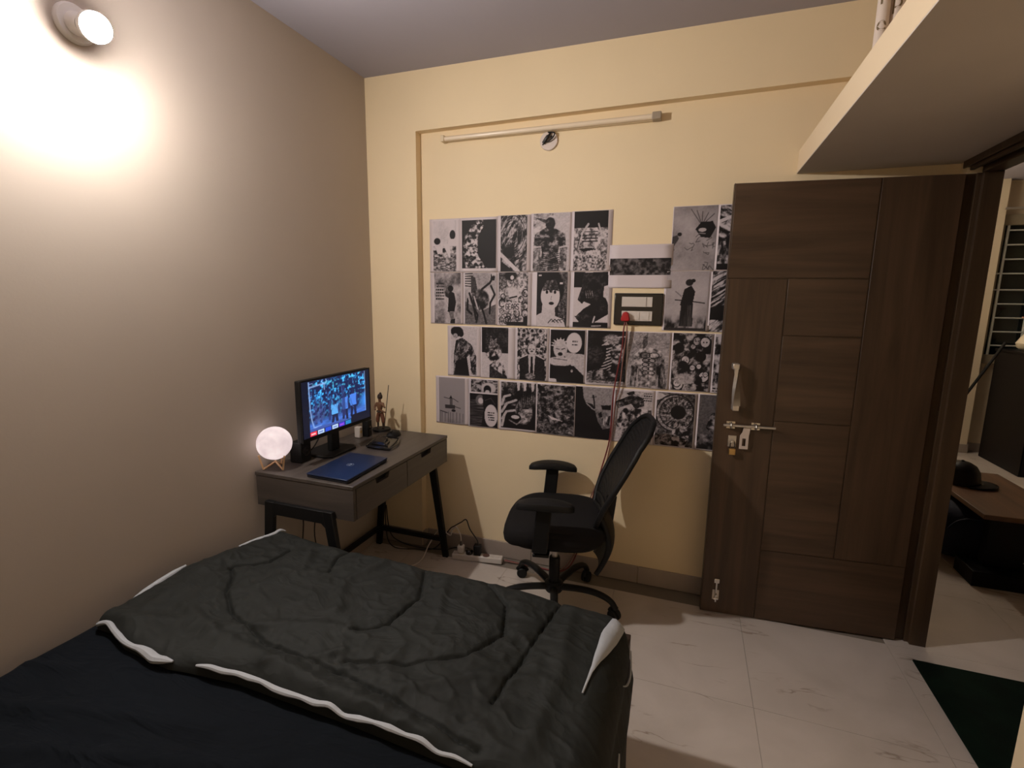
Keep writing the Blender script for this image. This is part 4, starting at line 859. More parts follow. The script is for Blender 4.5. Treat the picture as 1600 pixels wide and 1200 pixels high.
def comf(S, V):
    """S: metres across from the left edge line x=0 (unbent), V: 0 far .. 1 near -> position arrays"""
    yf = y_far(S); yn = y_near(S); Y = yf + (yn - yf) * V
    lx = left_x(Y); Sx = np.where(S < 0.6, lx + (S - 0.0) * (0.6 - lx) / 0.6, S)
    e = np.minimum(np.minimum((Sx - lx) / 0.05, 9), np.minimum((yf - Y) / 0.05, (Y - yn) / 0.055))
    SE = XB + RB * PI / 2 + DROP
    e = np.minimum(e, (SE - S) / 0.04)
    e = np.clip(e, 0, 1); rd = np.sqrt(np.clip(1 - (1 - e) ** 2, 0, 1))
    h = 0.036 * rd
    h = h + rd * (0.013 * (vnoise(Sx * 3.2 + Y * 1.5, Y * 5.0 + 3, 11, 3) - 0.5) * 2 + 0.004 * (vnoise(Sx * 9 + Y * 5, Y * 6 - Sx * 4, 15, 2) - 0.5) * 2)
    wrk = vnoise(Sx * 9 - Y * 7, Y * 16 + Sx * 9, 21, 2); h = h + rd * 0.004 * np.clip(1 - np.abs(wrk - 0.5) * 6, 0, 1)
    for p in SEAMS: d = pdist(Sx, Y, p); h = h - rd * (0.010 * np.exp(-(d / 0.0055) ** 2) + 0.007 * np.exp(-(d / 0.024) ** 2)) + rd * 0.006 * np.exp(-(d / 0.06) ** 2) * (vnoise(Sx * 30, Y * 30, 33, 2) - 0.5) * 2
    for p, a_, w_ in FOLDS: h = h + rd * a_ * np.exp(-(pdist(Sx, Y, p) / w_) ** 2)
    h = np.maximum(h, 0.0)
    ang = np.clip((S - XB) / RB, 0, PI / 2); dr = np.maximum(S - XB - RB * PI / 2, 0)
    bx = np.where(S < XB, Sx, XB + RB * np.sin(ang)); bz = np.where(S < XB, 0.0, -(RB - RB * np.cos(ang))) - dr
    wav = 0.009 * np.sin(Y * 21 + 1.0) * np.clip(dr / 0.2, 0, 1); h = h * (1 - 0.75 * np.sin(ang))
    X = bx + h * np.sin(ang) + wav + 0.016 * np.clip(dr / 0.06, 0, 1); Z = 0.5275 + bz + h * np.cos(ang)
    return X, Y, Z
STOT = XB + RB * PI / 2 + DROP
nu, nv = 500, 220
U, V = np.meshgrid(np.linspace(0, STOT, nu), np.linspace(0, 1, nv))
CX, CY, CZ = comf(U, V)
idx = np.arange(nu * nv).reshape(nv, nu)
q = np.stack([idx[:-1, :-1], idx[1:, :-1], idx[1:, 1:], idx[:-1, 1:]], -1).reshape(-1, 4)
cm = MB(); cm.v = [tuple(p) for p in np.stack([CX, CY, CZ], -1).reshape(-1, 3)]; cm.f = [tuple(int(i) for i in r) for r in q]
cf = cm.build('comforter', M['comforter'], None)
for p in cf.data.polygons: p.use_smooth = True
tag(cf, 'thick black comforter with white edging thrown over the foot of the bed', 'comforter')
def cpt(s, v, up=0.0):
    X, Y, Z = comf(np.array([[s]]), np.array([[v]])); p = Vector((float(X[0, 0]), float(Y[0, 0]), float(Z[0, 0])))
    if up:
        p += Vector((up, 0, 0)) if s > XB + RB * 1.4 else Vector((0, 0, up))
    return p
def band(name, pts, widths, m, flat=0.4):
    P = [cpt(s, v, u) for s, v, u in pts]
    return MB().tube(smooth_path([tuple(p) for p in P], 4), list(np.interp(np.linspace(0, len(widths) - 1, 4 * (len(P) - 1) + 1), range(len(widths)), widths)), 8, True, flat).build(name, m, cf)
# the white edging along the near edge, thick at the turned corner and thin and crumpled further on
rr = random.Random(2)
pts = [(0.0, 0.985, 0.004)] + [(0.02 + 0.05 * k, 0.995 + rr.uniform(-.004, .004), 0.006 + rr.uniform(0, .006)) for k in range(0, 11)]
band('edging', pts, [0.006, 0.008, 0.008, 0.009, 0.010, 0.008, 0.008, 0.011, 0.014, 0.015, 0.012, 0.003], M['lining'], 0.8)
pts = [(0.62 + 0.042 * k, 0.992 + rr.uniform(-.004, .004), 0.003 + rr.uniform(0, .006)) for k in range(0, 20)]
band('edging', pts, [0.003] + [rr.choice([0.005, 0.007, 0.008, 0.006]) for k in range(17)] + [0.005, 0.003], M['lining'], 0.8)
pts = [(1.44 + 0.05 * k, 0.995, 0.006) for k in range(0, 11)]
band('edging', pts, [0.004, 0.005, 0.005, 0.007, 0.008, 0.010, 0.008, 0.007, 0.006, 0.005, 0.004], M['lining'], 0.8)
band('edging', [(0.015, 0.52, 0.006), (0.008, 0.58, 0.008), (0.004, 0.66, 0.008), (0.003, 0.74, 0.006), (0.003, 0.80, 0.002)], [0.004, 0.010, 0.012, 0.010, 0.004], M['lining'], 0.7)
band('edging', [(0.03, 0.26, 0.002), (0.015, 0.16, 0.006), (0.01, 0.06, 0.008), (0.02, 0.01, 0.012), (0.035, -0.02, 0.02)], [0.004, 0.009, 0.010, 0.008, 0.003], M['lining'], 0.7)
# white lining showing where the right edge is turned
ln = MB(); rows = []
for k in range(17):
    t = k / 16; v = -0.005 + 0.58 * t; s = 1.652 - 0.052 * t; hw = 0.82 * float(np.interp(t, [0, 0.12, 0.35, 0.6, 0.75, 1], [0.016, 0.024, 0.026, 0.015, 0.008, 0.002]))
    rows.append((cpt(s - hw * 1.3, v, 0.004), cpt(s - hw * 0.5, v, 0.004 + 0.002 * math.sin(t * 14)), cpt(s + hw * 0.3, v, 0.004)))
vv = [tuple(p) for r in rows for p in r]
ln.add(vv, [(3 * k + j, 3 * k + j + 1, 3 * k + 4 + j, 3 * k + 3 + j) for k in range(16) for j in range(2)])
ln.build('lining', M['lining'], cf, solid=0.0015)
band('edging', [(1.70, 0.02, 0.005), (1.72, 0.12, 0.006), (1.71, 0.22, 0.006), (1.69, 0.30, 0.004)], [0.002, 0.003, 0.003, 0.002], M['lining'], 0.8)
band('edging', [(1.74, 0.52, 0.004), (1.78, 0.62, 0.005), (1.80, 0.70, 0.006), (1.86, 0.76, 0.006), (1.93, 0.80, 0.006)], [0.002, 0.004, 0.005, 0.004, 0.002], M['lining'], 0.8)

# ================================================================== DESK
DX0, DX1, DYN, DYF, DZ = 0.018, 0.535, -0.988, -0.138, 0.75
desk = thing('desk', (0.28, -0.56, 0), 'dark brown writing desk with two drawers in the left corner', 'desk')
MB().box(DX0, DX1, DYN, DYF, 0.733, DZ).build('desktop', M['desk'], desk, bevel=0.0025)
MB().box(DX0 + 0.004, DX1 - 0.002, DYN + 0.002, DYN + 0.020, 0.597, 0.7325).build('side_panel', M['desk_x'], desk, bevel=0.001)
MB().box(DX0 + 0.004, DX1 - 0.002, DYF - 0.020, DYF - 0.002, 0.597, 0.7325).build('side_panel', M['desk_x'], desk, bevel=0.001)
MB().box(DX0 + 0.004, DX0 + 0.020, DYN + 0.0205, DYF - 0.0205, 0.597, 0.7325).build('back_panel', M['desk'], desk, bevel=0.001)
MB().box(DX0 + 0.0205, DX1 - 0.020, DYN + 0.0205, DYF - 0.0205, 0.597, 0.609).build('bottom_panel', M['desk'], desk, smooth=False)
def drawer(y0, y1, hc):
    g = 0.0025; za, zb = 0.599, 0.731; hw, hd2 = 0.055, 0.026; c = hc
    f = MB()       # front with a cut-out grip at the top edge
    out = [(y0 + g, za), (y1 - g, za), (y1 - g, zb), (c + hw, zb), (c + hw - 0.010, zb - hd2), (c - hw + 0.010, zb - hd2), (c - hw, zb), (y0 + g, zb)]
    n = len(out)
    f.box(DX1 - 0.019, DX1 - 0.001, y0 + g, y1 - g, za, zb - hd2)
    f.prism([(y0 + g, zb - hd2), (c - hw + 0.010, zb - hd2), (c - hw, zb), (y0 + g, zb)], lambda a, b, t: (t, a, b), DX1 - 0.019, DX1 - 0.001)
    f.prism([(c + hw - 0.010, zb - hd2), (y1 - g, zb - hd2), (y1 - g, zb), (c + hw, zb)], lambda a, b, t: (t, a, b), DX1 - 0.019, DX1 - 0.001)
    o = f.build('drawer', M['desk'], desk, smooth=False)
    MB().box(DX1 - 0.030, DX1 - 0.0195, c - hw, c + hw, zb - hd2 - 0.004, zb).build('grip_recess', M['black_plastic'], o, smooth=False)
drawer(DYN + 0.020, -0.5695, -0.776); drawer(-0.5695, DYF - 0.020, -0.382)
for y, s in ((DYN - 0.013, 1), (DYF + 0.013, -1)):
    t0 = 0.016
    def leg(xt, xb, zt=0.632, zb=0.0):
        w1, w2 = 0.024, 0.017
        return MB().hexa([(xb - w2, y - 0.012, zb), (xb + w2, y - 0.012, zb), (xb + w2, y + 0.012, zb), (xb - w2, y + 0.012, zb),
                          (xt - w1, y - 0.012, zt), (xt + w1, y - 0.012, zt), (xt + w1, y + 0.012, zt), (xt - w1, y + 0.012, zt)])
    leg(0.112, 0.048).build('leg', M['black_metal'], desk, bevel=0.003)
    leg(0.418, 0.510).build('leg', M['black_metal'], desk, bevel=0.003)
    cb = MB(); cb.prism([(0.128, 0.63), (0.400, 0.63), (0.408, 0.555), (0.385, 0.575), (0.145, 0.575), (0.120, 0.555)], lambda a, b, t: (a, t, b), y - 0.010, y + 0.010)
    cb.build('leg_crossbar', M['black_metal'], desk, bevel=0.002)
MB().box(0.046, 0.070, DYN, DYF, 0.098, 0.125).build('stretcher', M['black_metal'], desk, bevel=0.002)
MB().box(0.074, 0.482, DYF - 0.003, DYF + 0.021, 0.098, 0.125).build('stretcher', M['black_metal'], desk, bevel=0.002)

# monitor
MXc, MYa, MYb, MZa, MZb = 0.2, -0.886, -0.380, 0.867, 1.148
mo = thing('monitor', (0.13, -0.62, DZ), 'black flat monitor with a blue lit picture on the dark desk', 'monitor')
MB().box(MXc - 0.030, MXc - 0.002, MYa, MYb, MZa, MZb).build('housing', M['black_plastic'], mo, bevel=0.004)
b = MB(); fw_ = 0.004
b.box(MXc - 0.002, MXc + 0.002, MYa, MYb, MZa, MZa + 0.016).box(MXc - 0.002, MXc + 0.002, MYa, MYb, MZb - 0.006, MZb)
b.box(MXc - 0.002, MXc + 0.002, MYa, MYa + 0.006, MZa + 0.016, MZb - 0.006).box(MXc - 0.002, MXc + 0.002, MYb - 0.006, MYb, MZa + 0.016, MZb - 0.006)
b.build('bezel', M['black_plastic'], mo, smooth=False)
# lit picture: a street walk under blue trees, a row of tiles below it
sw_, shh = 280, 150
c = Cv(sw_, shh, 0.0)
X_, Y_ = c.X, c.Y
img = np.zeros((shh, sw_, 3)); base = np.array([0.008, 0.010, 0.026]); img[:] = base
pic = (X_ > 0.085) & (X_ < 0.93) & (Y_ > 0.02) & (Y_ < 0.90 - 0.07 * (X_ > 0.68) )
fade = np.clip(((1.05 - Y_) * 6), 0, 1)
n1 = vnoise(X_ * 40, Y_ * 25, 80, 4); n2 = vnoise(X_ * 9, Y_ * 6, 83, 3)
lv = np.clip((n1 - 0.46) * 6, 0, 1) * np.clip((n2 - 0.30) * 3.2, 0.1, 1) * np.clip(1.25 - Y_ * 1.15, 0.15, 1)
trunk = np.array([0.014, 0.020, 0.085]); leafc = np.array([0.05, 0.36, 0.95])
P_ = trunk + (leafc - trunk) * (lv ** 1.1)[..., None]
hi = np.clip((n1 - 0.60) * 12, 0, 1) * np.clip(1.0 - Y_ * 1.3, 0, 1); P_ = P_ + np.array([0.06, 0.38, 0.30]) * hi[..., None]
bright = np.clip((X_ - 0.80) * 9, 0, 1) * np.clip((Y_ - 0.45) * 8 + (X_ - 0.86) * 6, 0, 1)
P_ = P_ * (1 - bright[..., None]) + np.array([0.06, 0.30, 0.95]) * bright[..., None]
gr = np.clip((Y_ - 0.72 + 0.06 * X_) * 12, 0, 1); gnd = np.array([0.06, 0.17, 0.62]) * (0.55 + 0.9 * vnoise(X_ * 12, Y_ * 40, 90, 3))[..., None]
P_ = P_ * (1 - gr[..., None]) + gnd * gr[..., None]
def stamp(mask, col):
    global P_
    P_ = P_ * (1 - mask[..., None]) + np.array(col) * mask[..., None]
def mp_(pts): return c.m_poly(pts)
for (cx, top, hgt, wd, shirt) in ((0.435, 0.46, 0.42, 0.055, (0.12, 0.44, 0.95)), (0.590, 0.36, 0.53, 0.050, (0.09, 0.26, 0.85)), (0.722, 0.33, 0.53, 0.056, (0.08, 0.25, 0.88))):
    stamp(mp_([(cx - wd * .7, top + hgt * .55), (cx + wd * .7, top + hgt * .55), (cx + wd * .9, top + hgt), (cx + wd * .25, top + hgt), (cx, top + hgt * .7), (cx - wd * .4, top + hgt), (cx - wd, top + hgt)]), (0.015, 0.020, 0.075))
    stamp(mp_([(cx - wd, top + hgt * .18), (cx + wd, top + hgt * .16), (cx + wd * 0.85, top + hgt * .6), (cx - wd * .85, top + hgt * .6)]), shirt)
    stamp(c.m_ell(cx, top + hgt * .08, wd * .5, hgt * .095), (0.02, 0.025, 0.09))
    stamp(c.m_ell(cx + wd * 1.05, top + hgt * .4, wd * .25, hgt * .22), (0.025, 0.04, 0.16))
for k in range(46):
    r = random.Random(k); x = 0.12 + 0.62 * r.random(); y = 0.16 + 0.5 * r.random()
    l2 = Cv(sw_, shh, 0.0); l2.line([(x, y), (x + r.uniform(-.04, .04), y + r.uniform(.05, .16))], 0.0022, 1.0); stamp(l2.a * 0.7, (0.10, 0.20, 0.62) if k % 2 else (0.01, 0.015, 0.06))
for (px, w0, t0_) in ((0.17, 0.012, 0.3), (0.24, 0.010, 0.35), (0.36, 0.014, 0.45), (0.57, 0.02, 0.2)):
    stamp(mp_([(px - w0, t0_), (px + w0, t0_), (px + w0 * 1.4, 0.8), (px - w0 * 1.4, 0.8)]) * 0.8, (0.03, 0.04, 0.16))
stamp(c.m_ell(0.2, 0.62, 0.10, 0.16) * 0.2 * (n1 > 0.5), (0.16, 0.24, 0.75))
L_ = Cv(sw_, shh, 0.0); L_.line([(0.1, 0.12), (0.24, 0.10), (0.3, 0.10)], 0.006, 1); L_.line([(0.30, 0.1), (0.30, 0.2)], 0.005, 1); L_.rect(0.10, 0.15, 0.05, 0.06, 1); L_.ring(0.30, 0.05, 0.03, 0.05, 0.2, 1)
L_.line([(0.095, 0.03), (0.10, 0.5), (0.115, 0.7), (0.14, 0.84), (0.2, 0.88)], 0.006, 1); L_.line([(0.925, 0.03), (0.925, 0.84)], 0.004, 1)
for k in range(3): L_.rect(0.13, 0.24 + 0.1 * k, 0.83 + 0.04 * k, 0.845 + 0.04 * k, 0.7)
stamp(L_.a * 0.8, (0.35, 0.55, 1.0))
img[pic] = P_[pic]
lowl = (X_ > 0.085) & (X_ < 0.60) & (Y_ > 0.86) & (Y_ < 0.905); img[lowl] = np.array([0.06, 0.11, 0.42])
tiles = [(0.085, (0.95, 0.05, 0.09)), (0.185, (0.55, 0.72, 1.0)), (0.285, (0.03, 0.09, 0.72)), (0.385, (0.55, 0.72, 1.0)), (0.485, (0.09, 0.05, 0.72)), (0.585, (0.02, 0.24, 0.60))]
for k, (tx, colr) in enumerate(tiles):
    m_ = (X_ > tx) & (X_ < tx + 0.085) & (Y_ > 0.915) & (Y_ < 0.985); img[m_] = colr
    r = random.Random(k)
    for q_ in range(4):
        m2 = (X_ > tx + 0.014 + 0.015 * q_) & (X_ < tx + 0.024 + 0.015 * q_) & (Y_ > 0.94) & (Y_ < 0.966)
        if k in (0,): img[m2] = (1, .75, .75)
        elif k in (1, 3): img[m2] = (0.08, 0.14, 0.5)
        elif k == 4: img[m2] = (0.45, 0.10, 0.75)
def scr(c_):
    o_ = np.empty_like(c_); o_[:, 0] = MXc + 0.0008; o_[:, 1] = c_[:, 0]; o_[:, 2] = c_[:, 2]; return o_
ink_mesh('screen', c, MYa + 0.007, MYb - 0.007, MZa + 0.017, MZb - 0.007, 0, mo, rgb=img, m='screen', place=scr)
MB().box(0.135, 0.165, -0.655, -0.595, 0.762, 0.93).build('stand_neck', M['black_plastic'], mo, bevel=0.006)
MB().box(0.162, 0.170, -0.68, -0.57, 0.90, 1.03).build('neck_mount', M['black_plastic'], mo, bevel=0.003)
MB().prism([(0.035, -0.735), (0.185, -0.735), (0.215, -0.715), (0.215, -0.535), (0.185, -0.515), (0.035, -0.515)], lambda a, b, t: (a, b, t), DZ + 0.0004, DZ + 0.012).build('stand_base', M['black_plastic'], mo, bevel=0.003)

# moon lamp on its beech cradle
ml = thing('moon_lamp', (0.082, -0.930, DZ), 'glowing white moon globe lamp on a small wooden cradle', 'lamp')
MC = Vector((0.082, -0.930, 0.870)); MR = 0.0735
gm = MB(); prof = [(MR * math.sin(PI * k / 24) + (0.0005 if k in (0, 24) else 0), -MR * math.cos(PI * k / 24)) for k in range(25)]
gm.lathe(prof, 40, Matrix.Translation(MC))
rr = np.array(gm.v) - np.array(MC); nn = vnoise(rr[:, 0] * 60 + 30, rr[:, 1] * 60 + rr[:, 2] * 47 + 30, 3, 4)
gm.v = [tuple(np.array(MC) + r_ * (1 + 0.025 * (n_ - 0.5))) for r_, n_ in zip(rr, nn)]
gm.build('globe', M['moon'], ml)
for (a0, a1) in ((-2.3, 0), (-0.2, 0), (1.9, 0)):
    d = Vector((math.cos(a0), math.sin(a0), 0))
    foot = Vector((MC.x, MC.y, DZ + 0.006)) + d * 0.050; top = Vector((MC.x, MC.y, DZ + 0.072)) + d * 0.066; mid = Vector((MC.x, MC.y, DZ + 0.038))
    MB().tube([foot, top], 0.0052, 4).build('cradle_leg', M['pale_wood'], ml, smooth=False)
    MB().tube([foot + Vector((0, 0, 0.001)), mid - d * 0.004], 0.0048, 4).build('cradle_brace', M['pale_wood'], ml, smooth=False)
# speakers
for (x, y, hgt, hw_, lab) in ((0.105, -0.800, 0.098, 0.034, 'small black speaker beside the glowing moon lamp'), (0.130, -0.318, 0.092, 0.020, 'small black speaker under the right end of the monitor')):
    sp = thing('speaker', (x, y, DZ), lab, 'speaker', None)
    MB().box(x - hw_, x + hw_ - 0.002, y - hw_, y + hw_, DZ + 0.0005, DZ + hgt).build('cabinet', M['black_plastic'], sp, bevel=0.005)
    MB().lathe([(0.024 * hw_ / 0.034, 0.0), (0.024 * hw_ / 0.034, 0.003), (0.018 * hw_ / 0.034, 0.001), (0.0, 0.004)], 20, Matrix.Translation((x + hw_ - 0.0018, y, DZ + hgt * 0.55)) @ Matrix.Rotation(PI / 2, 4, 'Y')).build('speaker_cone', M['gloss_black'], sp)
wb = thing('charger', (0.10, -0.372, DZ), 'small white charger block behind the monitor foot', 'charger')
MB().box(0.085, 0.120, -0.375, -0.345, DZ + 0.0005, DZ + 0.062).build('charger_body', M['white_plastic'], wb, bevel=0.005)
MB().box(0.1202, 0.1212, -0.368, -0.354, DZ + 0.028, DZ + 0.042).build('charger_port', mat('pale yellow mark', (0.6, 0.42, 0.16), 0.5), wb, smooth=False)
# laptop
lp = thing('laptop', (0.38, -0.81, DZ), 'closed navy blue laptop with a round logo lying on the desk', 'laptop')
LQ = [(0.282, -0.966), (0.498, -0.975), (0.482, -0.655), (0.266, -0.648)]
def lapslab(z0, z1, ins):
    cx = sum(p[0] for p in LQ) / 4; cy = sum(p[1] for p in LQ) / 4
    Q_ = [(cx + (p[0] - cx) * (1 - ins), cy + (p[1] - cy) * (1 - ins)) for p in LQ]
    return MB().hexa([(x, y, z0) for x, y in Q_] + [(x, y, z1) for x, y in Q_])
lapslab(DZ + 0.0015, DZ + 0.011, 0.012).build('base', mat('dark navy base', (0.006, 0.008, 0.016), 0.45), lp, bevel=0.003)
ld = lapslab(DZ + 0.0118, DZ + 0.019, 0.0).build('lid', M['navy'], lp, bevel=0.0025)
lg = MB(); lc = Vector((0.386, -0.806, DZ + 0.0192))
for k in range(28):
    a0, a1 = 2 * PI * k / 28, 2 * PI * (k + 1) / 28
    lg.hexa([(lc.x + r_ * math.cos(a_), lc.y + r_ * math.sin(a_), lc.z + dz) for dz in (0, 0.0005) for r_, a_ in ((0.0140, a0), (0.0165, a0), (0.0165, a1), (0.0140, a1))])
# two slanted strokes with arches inside the ring
for ox in (-0.007, 0.005):
    for (u0, v0, u1, v1) in ((-0.003, -0.011 if ox > 0 else -0.007, 0.002, 0.011 if ox < 0 else 0.006), (0.001, 0.005, 0.0045, 0.005), (0.0045, 0.005, 0.002, -0.006)):
        A_ = Vector((lc.x - v0 * .8, lc.y + (ox + u0) * .8, lc.z + 0.0002)); B_ = Vector((lc.x - v1 * .8, lc.y + (ox + u1) * .8, lc.z + 0.0002))
        lg.tube([A_, B_], 0.0011, 4)
lg.build('logo', M['logo'], ld, smooth=False)
# glossy black tray with small black bits
tr = thing('organizer_tray', (0.30, -0.40, DZ), 'glossy black plastic tray of small dark things beside the laptop', 'tray')
def trf(u, v): return None
ty = [(0.262, -0.512), (0.402, -0.515), (0.345, -0.335), (0.225, -0.345)]
MB().hexa([(x, y, DZ + 0.0008) for x, y in ty] + [(x * 0.9 + 0.031, y * 0.9 - 0.043, DZ + 0.014) for x, y in ty]).build('tray_base', M['gloss_black'], tr, bevel=0.004)
MB().tube(smooth_path([(x, y, DZ + 0.012) for x, y in ty + ty[:1]], 2), 0.005, 8).build('tray_rim', M['gloss_black'], tr)
MB().hexa([(0.262, -0.49, DZ + 0.0145), (0.365, -0.492, DZ + 0.0145), (0.335, -0.40, DZ + 0.0145), (0.255, -0.40, DZ + 0.0145),
           (0.272, -0.48, DZ + 0.028), (0.352, -0.482, DZ + 0.030), (0.322, -0.41, DZ + 0.040), (0.265, -0.41, DZ + 0.036)]).build('tray_cover', M['gloss_black'], tr, bevel=0.006)
for (x, y, r_) in ((0.262, -0.385, 0.008), (0.345, -0.452, 0.006), (0.372, -0.497, 0.006)):
    MB().lathe([(r_, 0.0), (r_, 0.012), (r_ * 0.7, 0.016), (0.0, 0.017)], 12, Matrix.Translation((x, y, DZ + (0.03 if x > 0.3 and x < 0.36 else 0.013)))).build('tray_stud', M['gloss_black'], tr)
ms = thing('mouse', (0.268, -0.268, DZ), 'black computer mouse behind the glossy tray', 'mouse')
mm = MB(); mm.grid(lambda u, v: (0.262 + 0.055 * (math.cos(2 * PI * u)) * math.sin(PI * v * 0.5 + 1e-4) * 0.62, -0.262 + 0.055 * math.sin(2 * PI * u) * math.sin(PI * v * 0.5 + 1e-4), DZ + 0.001 + 0.032 * math.cos(PI * v * 0.5)), 24, 8)
mm.build('mouse_shell', M['black_plastic'], ms)
MB().tube([(0.268, -0.300, DZ + 0.030), (0.268, -0.288, DZ + 0.0335)], 0.004, 8).build('wheel', M['gloss_black'], ms)

# statuette: plain resin figure with a staff
FX, FY = 0.122, -0.180
st = thing('statuette', (FX, FY, DZ), 'small brown statuette holding a long thin staff on a black disc', 'statuette')
MB().lathe([(0.050, 0.0005), (0.052, 0.004), (0.050, 0.012), (0.0, 0.012)], 32, Matrix.Translation((FX + 0.005, FY, DZ))).build('base', M['black_plastic'], st, bevel=0.0)
def skin(name, verts, edges, radii, m, parent, root=0):
    me = bpy.data.meshes.new(name); me.from_pydata([tuple(v) for v in verts], edges, []); me.update()
    o = bpy.data.objects.new(name, me); COL.objects.link(o)
    o.modifiers.new('skin', 'SKIN'); sv = me.skin_vertices[0].data
    for k, r_ in enumerate(radii): sv[k].radius = (r_, r_); sv[k].use_root = (k == root)
    o.modifiers['skin'].use_smooth_shade = True
    s_ = o.modifiers.new('sub', 'SUBSURF'); s_.levels = 2; s_.render_levels = 2
    me.materials.append(m)
    o.parent = parent; o.matrix_parent_inverse = parent.matrix_world.inverted(); return o
fq = lambda x, y, z: (FX + x, FY + y, DZ + 0.012 + z)
bv = [fq(0, 0, 0.098), fq(0, 0, 0.118), fq(0, 0, 0.138), fq(0, 0, 0.152), fq(0, 0, 0.162), fq(0, -0.002, 0.178),
      fq(-0.022, 0, 0.146), fq(-0.028, -0.010, 0.124), fq(-0.018, -0.018, 0.108),
      fq(0.022, 0, 0.146), fq(0.034, -0.012, 0.132), fq(0.046, -0.016, 0.128)]
skin('body', bv, [(0, 1), (1, 2), (2, 3), (3, 4), (4, 5), (2, 6), (6, 7), (7, 8), (2, 9), (9, 10), (10, 11)], [0.013, 0.014, 0.016, 0.010, 0.006, 0.0135, 0.0085, 0.0065, 0.006, 0.0085, 0.0062, 0.0055], M['skin_brown'], st)
tv = [fq(0, 0, 0.102), fq(-0.010, 0, 0.085), fq(-0.016, 0, 0.060), fq(-0.018, 0, 0.040), fq(-0.016, 0, 0.030), fq(0.011, 0, 0.085), fq(0.018, 0, 0.060), fq(0.021, 0, 0.040), fq(0.019, 0, 0.030)]
skin('trousers', tv, [(0, 1), (1, 2), (2, 3), (3, 4), (0, 5), (5, 6), (6, 7), (7, 8)], [0.014, 0.0125, 0.0125, 0.012, 0.008, 0.0125, 0.0125, 0.012, 0.008], M['cloth_brown'], st)
MB().tube([fq(-0.016, 0, 0.032), fq(-0.016, 0, 0.006), fq(-0.017, -0.004, 0.0005)], [0.0065, 0.006, 0.008], 10).build('boot', M['dark_brown'], st)
MB().tube([fq(0.019, 0, 0.032), fq(0.020, 0, 0.006), fq(0.021, -0.004, 0.0005)], [0.0065, 0.006, 0.008], 10).build('boot', M['dark_brown'], st)
hv = MB(); hv.lathe([(0.001, 0.024), (0.010, 0.021), (0.0145, 0.012), (0.0150, 0.002), (0.012, -0.006), (0.004, -0.008)], 16, Matrix.Translation(fq(0, 0.003, 0.180)))
hv.lathe([(0.001, 0.014), (0.006, 0.010), (0.007, 0.004), (0.003, 0.0)], 12, Matrix.Translation(fq(0.004, 0.002, 0.199)))
hv.build('hair', M['dark_brown'], st)
MB().tube([fq(0.036, -0.016, 0.002), fq(0.073, -0.016, 0.262)], 0.0021, 8).build('staff', M['dark_brown'], st)
MB().tube([fq(-0.016, -0.001, 0.101), fq(0.016, -0.001, 0.101)], 0.0135, 10, True, 0.4).build('belt', M['dark_brown'], st)
MB().tube([fq(0.012, -0.012, 0.110), fq(0.030, -0.016, 0.103), fq(0.050, -0.016, 0.101)], [0.006, 0.005, 0.005], 8).build('forearm', M['skin_brown'], st)

# ================================================================== CORDS AND STRIP UNDER THE DESK
ps = thing('power_strip', (0.70, -0.10, 0), 'white power strip on the floor against the back wall', 'power strip')
sang = math.atan2(0.045, 0.295); SM = rotz(sang, (0.556, -0.122, 0))
def stb(mb): mb.v = [tuple(SM @ Vector(v)) for v in mb.v]; return mb
stb(MB().box(0.0, 0.300, -0.022, 0.024, 0.0005, 0.036)).build('strip_body', M['white_plastic'], ps, bevel=0.005)
for k, x in enumerate((0.050, 0.100, 0.150, 0.202)):
    stb(MB().lathe([(0.020, 0.0), (0.020, 0.001), (0.0, 0.001)], 20, Matrix.Translation((x, 0.001, 0.0362)))).build('socket', mat('socket well', (0.10, 0.05, 0.04), 0.5) if k == 3 else M['cream_plastic'], ps)
for x in (0.240, 0.270): stb(MB().box(x - 0.011, x + 0.011, -0.010, 0.012, 0.0362, 0.039)).build('strip_switch', M['white_plastic'], ps, bevel=0.001)
ch = thing('phone_charger', SM @ Vector((0.050, 0, 0.037)), 'white charger plugged into the white power strip', 'charger')
stb(MB().box(0.030, 0.070, -0.018, 0.020, 0.0375, 0.085)).build('charger_body', M['white_plastic'], ch, bevel=0.008)
pA = SM @ Vector((0.050, 0.001, 0.085))
stb(MB().lathe([(0.009, 0.0855), (0.008, 0.100), (0.005, 0.112), (0.0, 0.112)], 12, Matrix.Translation((0.050, 0.001, 0)))).build('cord_boot', mat('grey cord boot', (0.12, 0.10, 0.09), 0.5), ch)
MB().tube(smooth_path([(pA.x, pA.y, 0.105), (pA.x - 0.004, pA.y, 0.15), (pA.x - 0.03, pA.y, 0.190), (pA.x - 0.058, pA.y, 0.170), (0.535, -0.115, 0.135), (0.47, -0.105, 0.155), (0.44, -0.12, 0.13), (0.415, -0.16, 0.07), (0.40, -0.24, 0.006), (0.33, -0.36, 0.004), (0.22, -0.48, 0.004)], 8), 0.0036, 8).build('cord', M['white_cord'], ch)
pl2 = thing('round_plug', SM @ Vector((0.100, 0, 0.037)), 'round black plug in the second socket of the power strip', 'plug')
stb(MB().lathe([(0.021, 0.0375), (0.021, 0.056), (0.014, 0.064), (0.0, 0.065)], 20, Matrix.Translation((0.100, 0.001, 0)))).build('plug_body', M['gloss_black'], pl2)
MB().tube(smooth_path([tuple(SM @ Vector((0.100, 0.010, 0.06))), tuple(SM @ Vector((0.085, 0.03, 0.055))), (0.55, -0.075, 0.04), (0.48, -0.075, 0.015), (0.34, -0.09, 0.006), (0.2, -0.10, 0.02), (0.12, -0.11, 0.08), (0.09, -0.10, 0.25)], 8), 0.0034, 8).build('cord', M['black_cord'], pl2)
